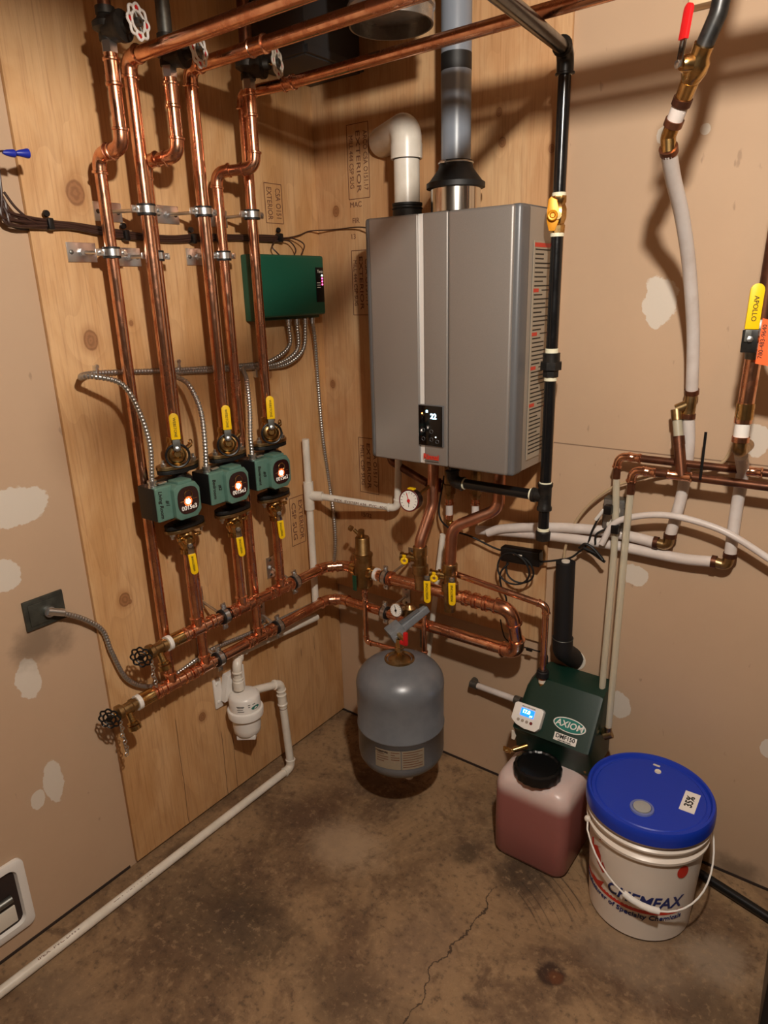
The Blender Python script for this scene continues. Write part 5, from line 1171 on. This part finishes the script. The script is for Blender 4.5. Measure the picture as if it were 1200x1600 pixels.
MB().cyl(W(944, 1150, .125), W(954, 1146, .12)+V((.004, 0, .0)), .012).cyl(W(950, 1150, .12), W(950, 1136, .12), .0105).cyl(V((fx1-.01, -.10, W(944, 1150, .125).z)), W(950, 1150, .125), .010).build('outlet_elbow', 'dullbrass', t)

fdr = t
MB().tube(cr([W(782, 968, .06), W(785, 985, .06), W(792, 1000, .06), W(815, 1010, .05), W(835, 1016, .05), W(853, 1022, .05), W(855, 1035, .05), W(850, 1060, .05), W(851, 1075, .06)], 10), .0022, 8).build('sensor_cord', 'rubber', fdr)
MB().box(W(827, 1015, .05), (.020, .009, .009), .002).build('cord_ferrite', 'abs', fdr)

# ================= PAIL =================
pcx, pcy = 1.278, -.243
PH = .372
t = thing('pail', 'white plastic pail with blue lid and wire handle on the floor', 'pail', (pcx, pcy, 0))
def prad(z): return .132+.0165*z/.32
MB().lathe([(0, .118), (.004, .128), (.008, .132), (.26, prad(.26)), (.272, prad(.26)+.0005), (.274, .154), (.282, .155), (.286, .150), (.288, .1465), (.306, .1475), (.308, .156), (.314, .157), (.318, .152), (.320, .1495), (.334, .150), (.336, .154), (.345, .154), (.35, .149)], (pcx, pcy, 0), seg=80).build('pail_body', 'pail', t, 30)
ld_ = MB().lathe([(.334, .1555), (.335, .1605), (.352, .1605), (.366, .1595), (.372, .156), (.372, .150), (.364, .146), (.3635, .138), (.3655, .135), (.3655, .0)], (pcx, pcy, 0), seg=80).build('lid', 'blue', t, 30)
sp_ = F(1003, 1262, .368)
MB().lathe([(0, .030), (.005, .029), (.006, .024), (.003, .022)], (sp_.x, sp_.y, .365), seg=36).build('spout_ring', X.setdefault('sring', mat('spout_grey_blue', '#6a74a8', 0, .4)), ld_)
MB().lathe([(0, .022), (.006, .0215), (.007, .019), (.006, .002)], (sp_.x, sp_.y, .366), seg=36).build('spout_cap', X.setdefault('scap', mat('spout_cap', '#9a9a98', 0, .4)), ld_)
s2 = F(1028, 1205, .367); MB().lathe([(0, .009), (.003, .008), (.002, .004)], (s2.x, s2.y, .365), seg=20).build('lid_stud', 'label', ld_)
s3 = F(1026, 1196, .367); MB().box((s3.x, s3.y, .367), (.018, .006, .002), .0006).build('lid_chip', 'label', ld_)
lc_ = F(1078, 1253, .367); ll = F(1063, 1271, .367); lr = F(1091, 1236, .367)
lxd = (F(1084, 1236, .367)-F(1071, 1270, .367)); lxd.z = 0; lxd.normalize()
lyd = V((-lxd.y, lxd.x, 0))
lb = MB().prism([(-.040, -.0185), (.040, -.0185), (.040, .0185), (-.040, .0185)], lc_+V((0, 0, -.0012)), lxd, lyd, .0012).build('lid_label', 'white', ld_)
text('label_lettering', '35%', lc_+V((-.0, .0, .0004)), lxd, lyd, .027, 'ink', lb, bold=.0005)
for px, py in ((1070, 1300), (993, 1291), (1098, 1292)):
    pass
# printing
def wpt(px, py):
    best = None
    r = RR*((px-600)/FPX)+RD*((py-800)/FPX)+RF; k = 1.2
    for i in range(4000):
        p = CAM+r*(1.2+i*.0005)
        if (V((p.x-pcx, p.y-pcy)).length) <= prad(p.z): return math.atan2(p.y-pcy, p.x-pcx), p.z
    return None
wr_ = lambda z: prad(z)
th, z = wpt(1003, 1392)
tg1, z1p = wpt(1063, 1402); tg0, z0p = wpt(950, 1366)
tw = (tg1-tg0)*prad(z)
text('print_name', 'CHEMFAX', (pcx, pcy, .139), None, None, .050, 'printblue', t, wrap=(wr_, (tg0+tg1)/2, 0), sx=tw/.225, bold=.001, shear=.25)
tgA, _ = wpt(922, 1385); tgB, _ = wpt(1066, 1422)
zt2 = (wpt(1000, 1425) or (0, .085))[1]
zt2 = .088
text('print_line', 'Manufacturer of Specialty Chemicals', (pcx, pcy, zt2), None, None, .021, 'printblue', t, wrap=(wr_, (tgA+tgB)/2-.14, 0), sx=1.03, bold=.0004, shear=.1)
wrapquad('print_stripe', prad(.09)+.0008, tgA-.1, tgB, .100, .113, (pcx, pcy), 'printred', t, 30)
def wrappoly(name, pts, mt, par):
    b = MB(); vs = []
    for px, py in pts:
        q = wpt(px, py)
        if not q: q = (tgA-.3, .2)
        r = prad(q[1])+.0010; vs.append(b.bm.verts.new((pcx+r*math.cos(q[0]), pcy+r*math.sin(q[0]), q[1])))
    b.bm.faces.new(vs); return b.build(name, mt, par)
wrappoly('print_logo', [(926, 1307), (940, 1310), (953, 1321), (936, 1323), (926, 1321)], 'printred', t)
wrappoly('print_logo', [(926, 1318), (934, 1321), (942, 1345), (948, 1363), (942, 1363), (934, 1346)], 'printred', t)
wrappoly('print_logo', [(926, 1362), (934, 1374), (944, 1378), (938, 1386), (932, 1380)], 'printred', t)
dq_ = wpt(1067, 1362); bdot = MB(); cd_ = []
for rr_ in (0, .4, .7, 1):
    cd_.append([V((pcx+(prad(dq_[1])+.001)*math.cos(dq_[0]+rr_*.017/.15*math.cos(a)), pcy+(prad(dq_[1])+.001)*math.sin(dq_[0]+rr_*.017/.15*math.cos(a)), dq_[1]+rr_*.019*math.sin(a))) for a in [2*PI*k/24+.001 for k in range(24)]])
bdot._rings([[p+V((0, 0, 0))*i for p in r] for i, r in enumerate(cd_)], False).build('print_dot', 'printred', t)
# wire bail handle
hA, _ = wpt(922, 1260) or (0, 0); ra = .158
th_r = math.atan2(RR.y, RR.x)
hl_ = V((pcx, pcy, .285))-V((RR.x, RR.y, 0)).normalized()*ra; hr_ = V((pcx, pcy, .30))+V((RR.x, RR.y, 0)).normalized()*ra
fw_ = -V((RF.x, RF.y, 0)).normalized(); hb = V((pcx, pcy, .115))+fw_*.158
arc = [hl_]
sd_ = V((RR.x, RR.y, 0)).normalized()
for k in range(1, 24):
    a = PI*k/24; arc.append(V((pcx, pcy, .30))+sd_*(-.166*math.cos(a))+fw_*(.172*math.sin(a))+V((0, 0, -.150*math.sin(a)**.8)))
arc.append(hr_)
bail = MB().tube(arc, .0024, 8).build('bail_wire', 'white', t)
MB().tube(arc[7:12], .0085, 14).build('bail_grip', 'white', t)
for p in (hl_, hr_): MB().ico(p, .009, (1, 1, 1)).build('bail_ear', 'pail', t)

# ================= MISC RIGHT FLOOR =================
p0, p1 = F(1095, 1385, .015), F(1230, 1450, .015)
tag(MB().tube([V((1.36, -.055, .018)), V((1.62, -.125, .018)), V((1.9, -.20, .018))], .0125, 16).build('floor_pipe', 'abs'), 'black pipe lying on the floor against the right wall', 'pipe')
q0, q1 = F(1200, 1478, 0), F(1184, 1600, 0)
dq = (q0-q1).normalized(); nq = V((dq.y, -dq.x, 0)); nq = nq if nq.dot(RR) > 0 else -nq
cq = (q0+q1)/2+nq*.15
tag(MB().box(V((cq.x, cq.y, .20)), (.30, (q0-q1).length*1.3, .40), .01, ax=(nq, V((-nq.y, nq.x, 0)), V((0, 0, 1)))).build('black_cabinet', 'abs'), 'edge of a black cabinet at the bottom right corner of the view', 'cabinet')
tag(MB().box(V((1.158, -.02, 2.33)), (.05, .04, .25), .002).build('wood_block', X.setdefault('pale', mat('pale_wood', '#d9bd96', 0, .7))), 'pale wood block on the right wall top beside the dark pipe', 'block')
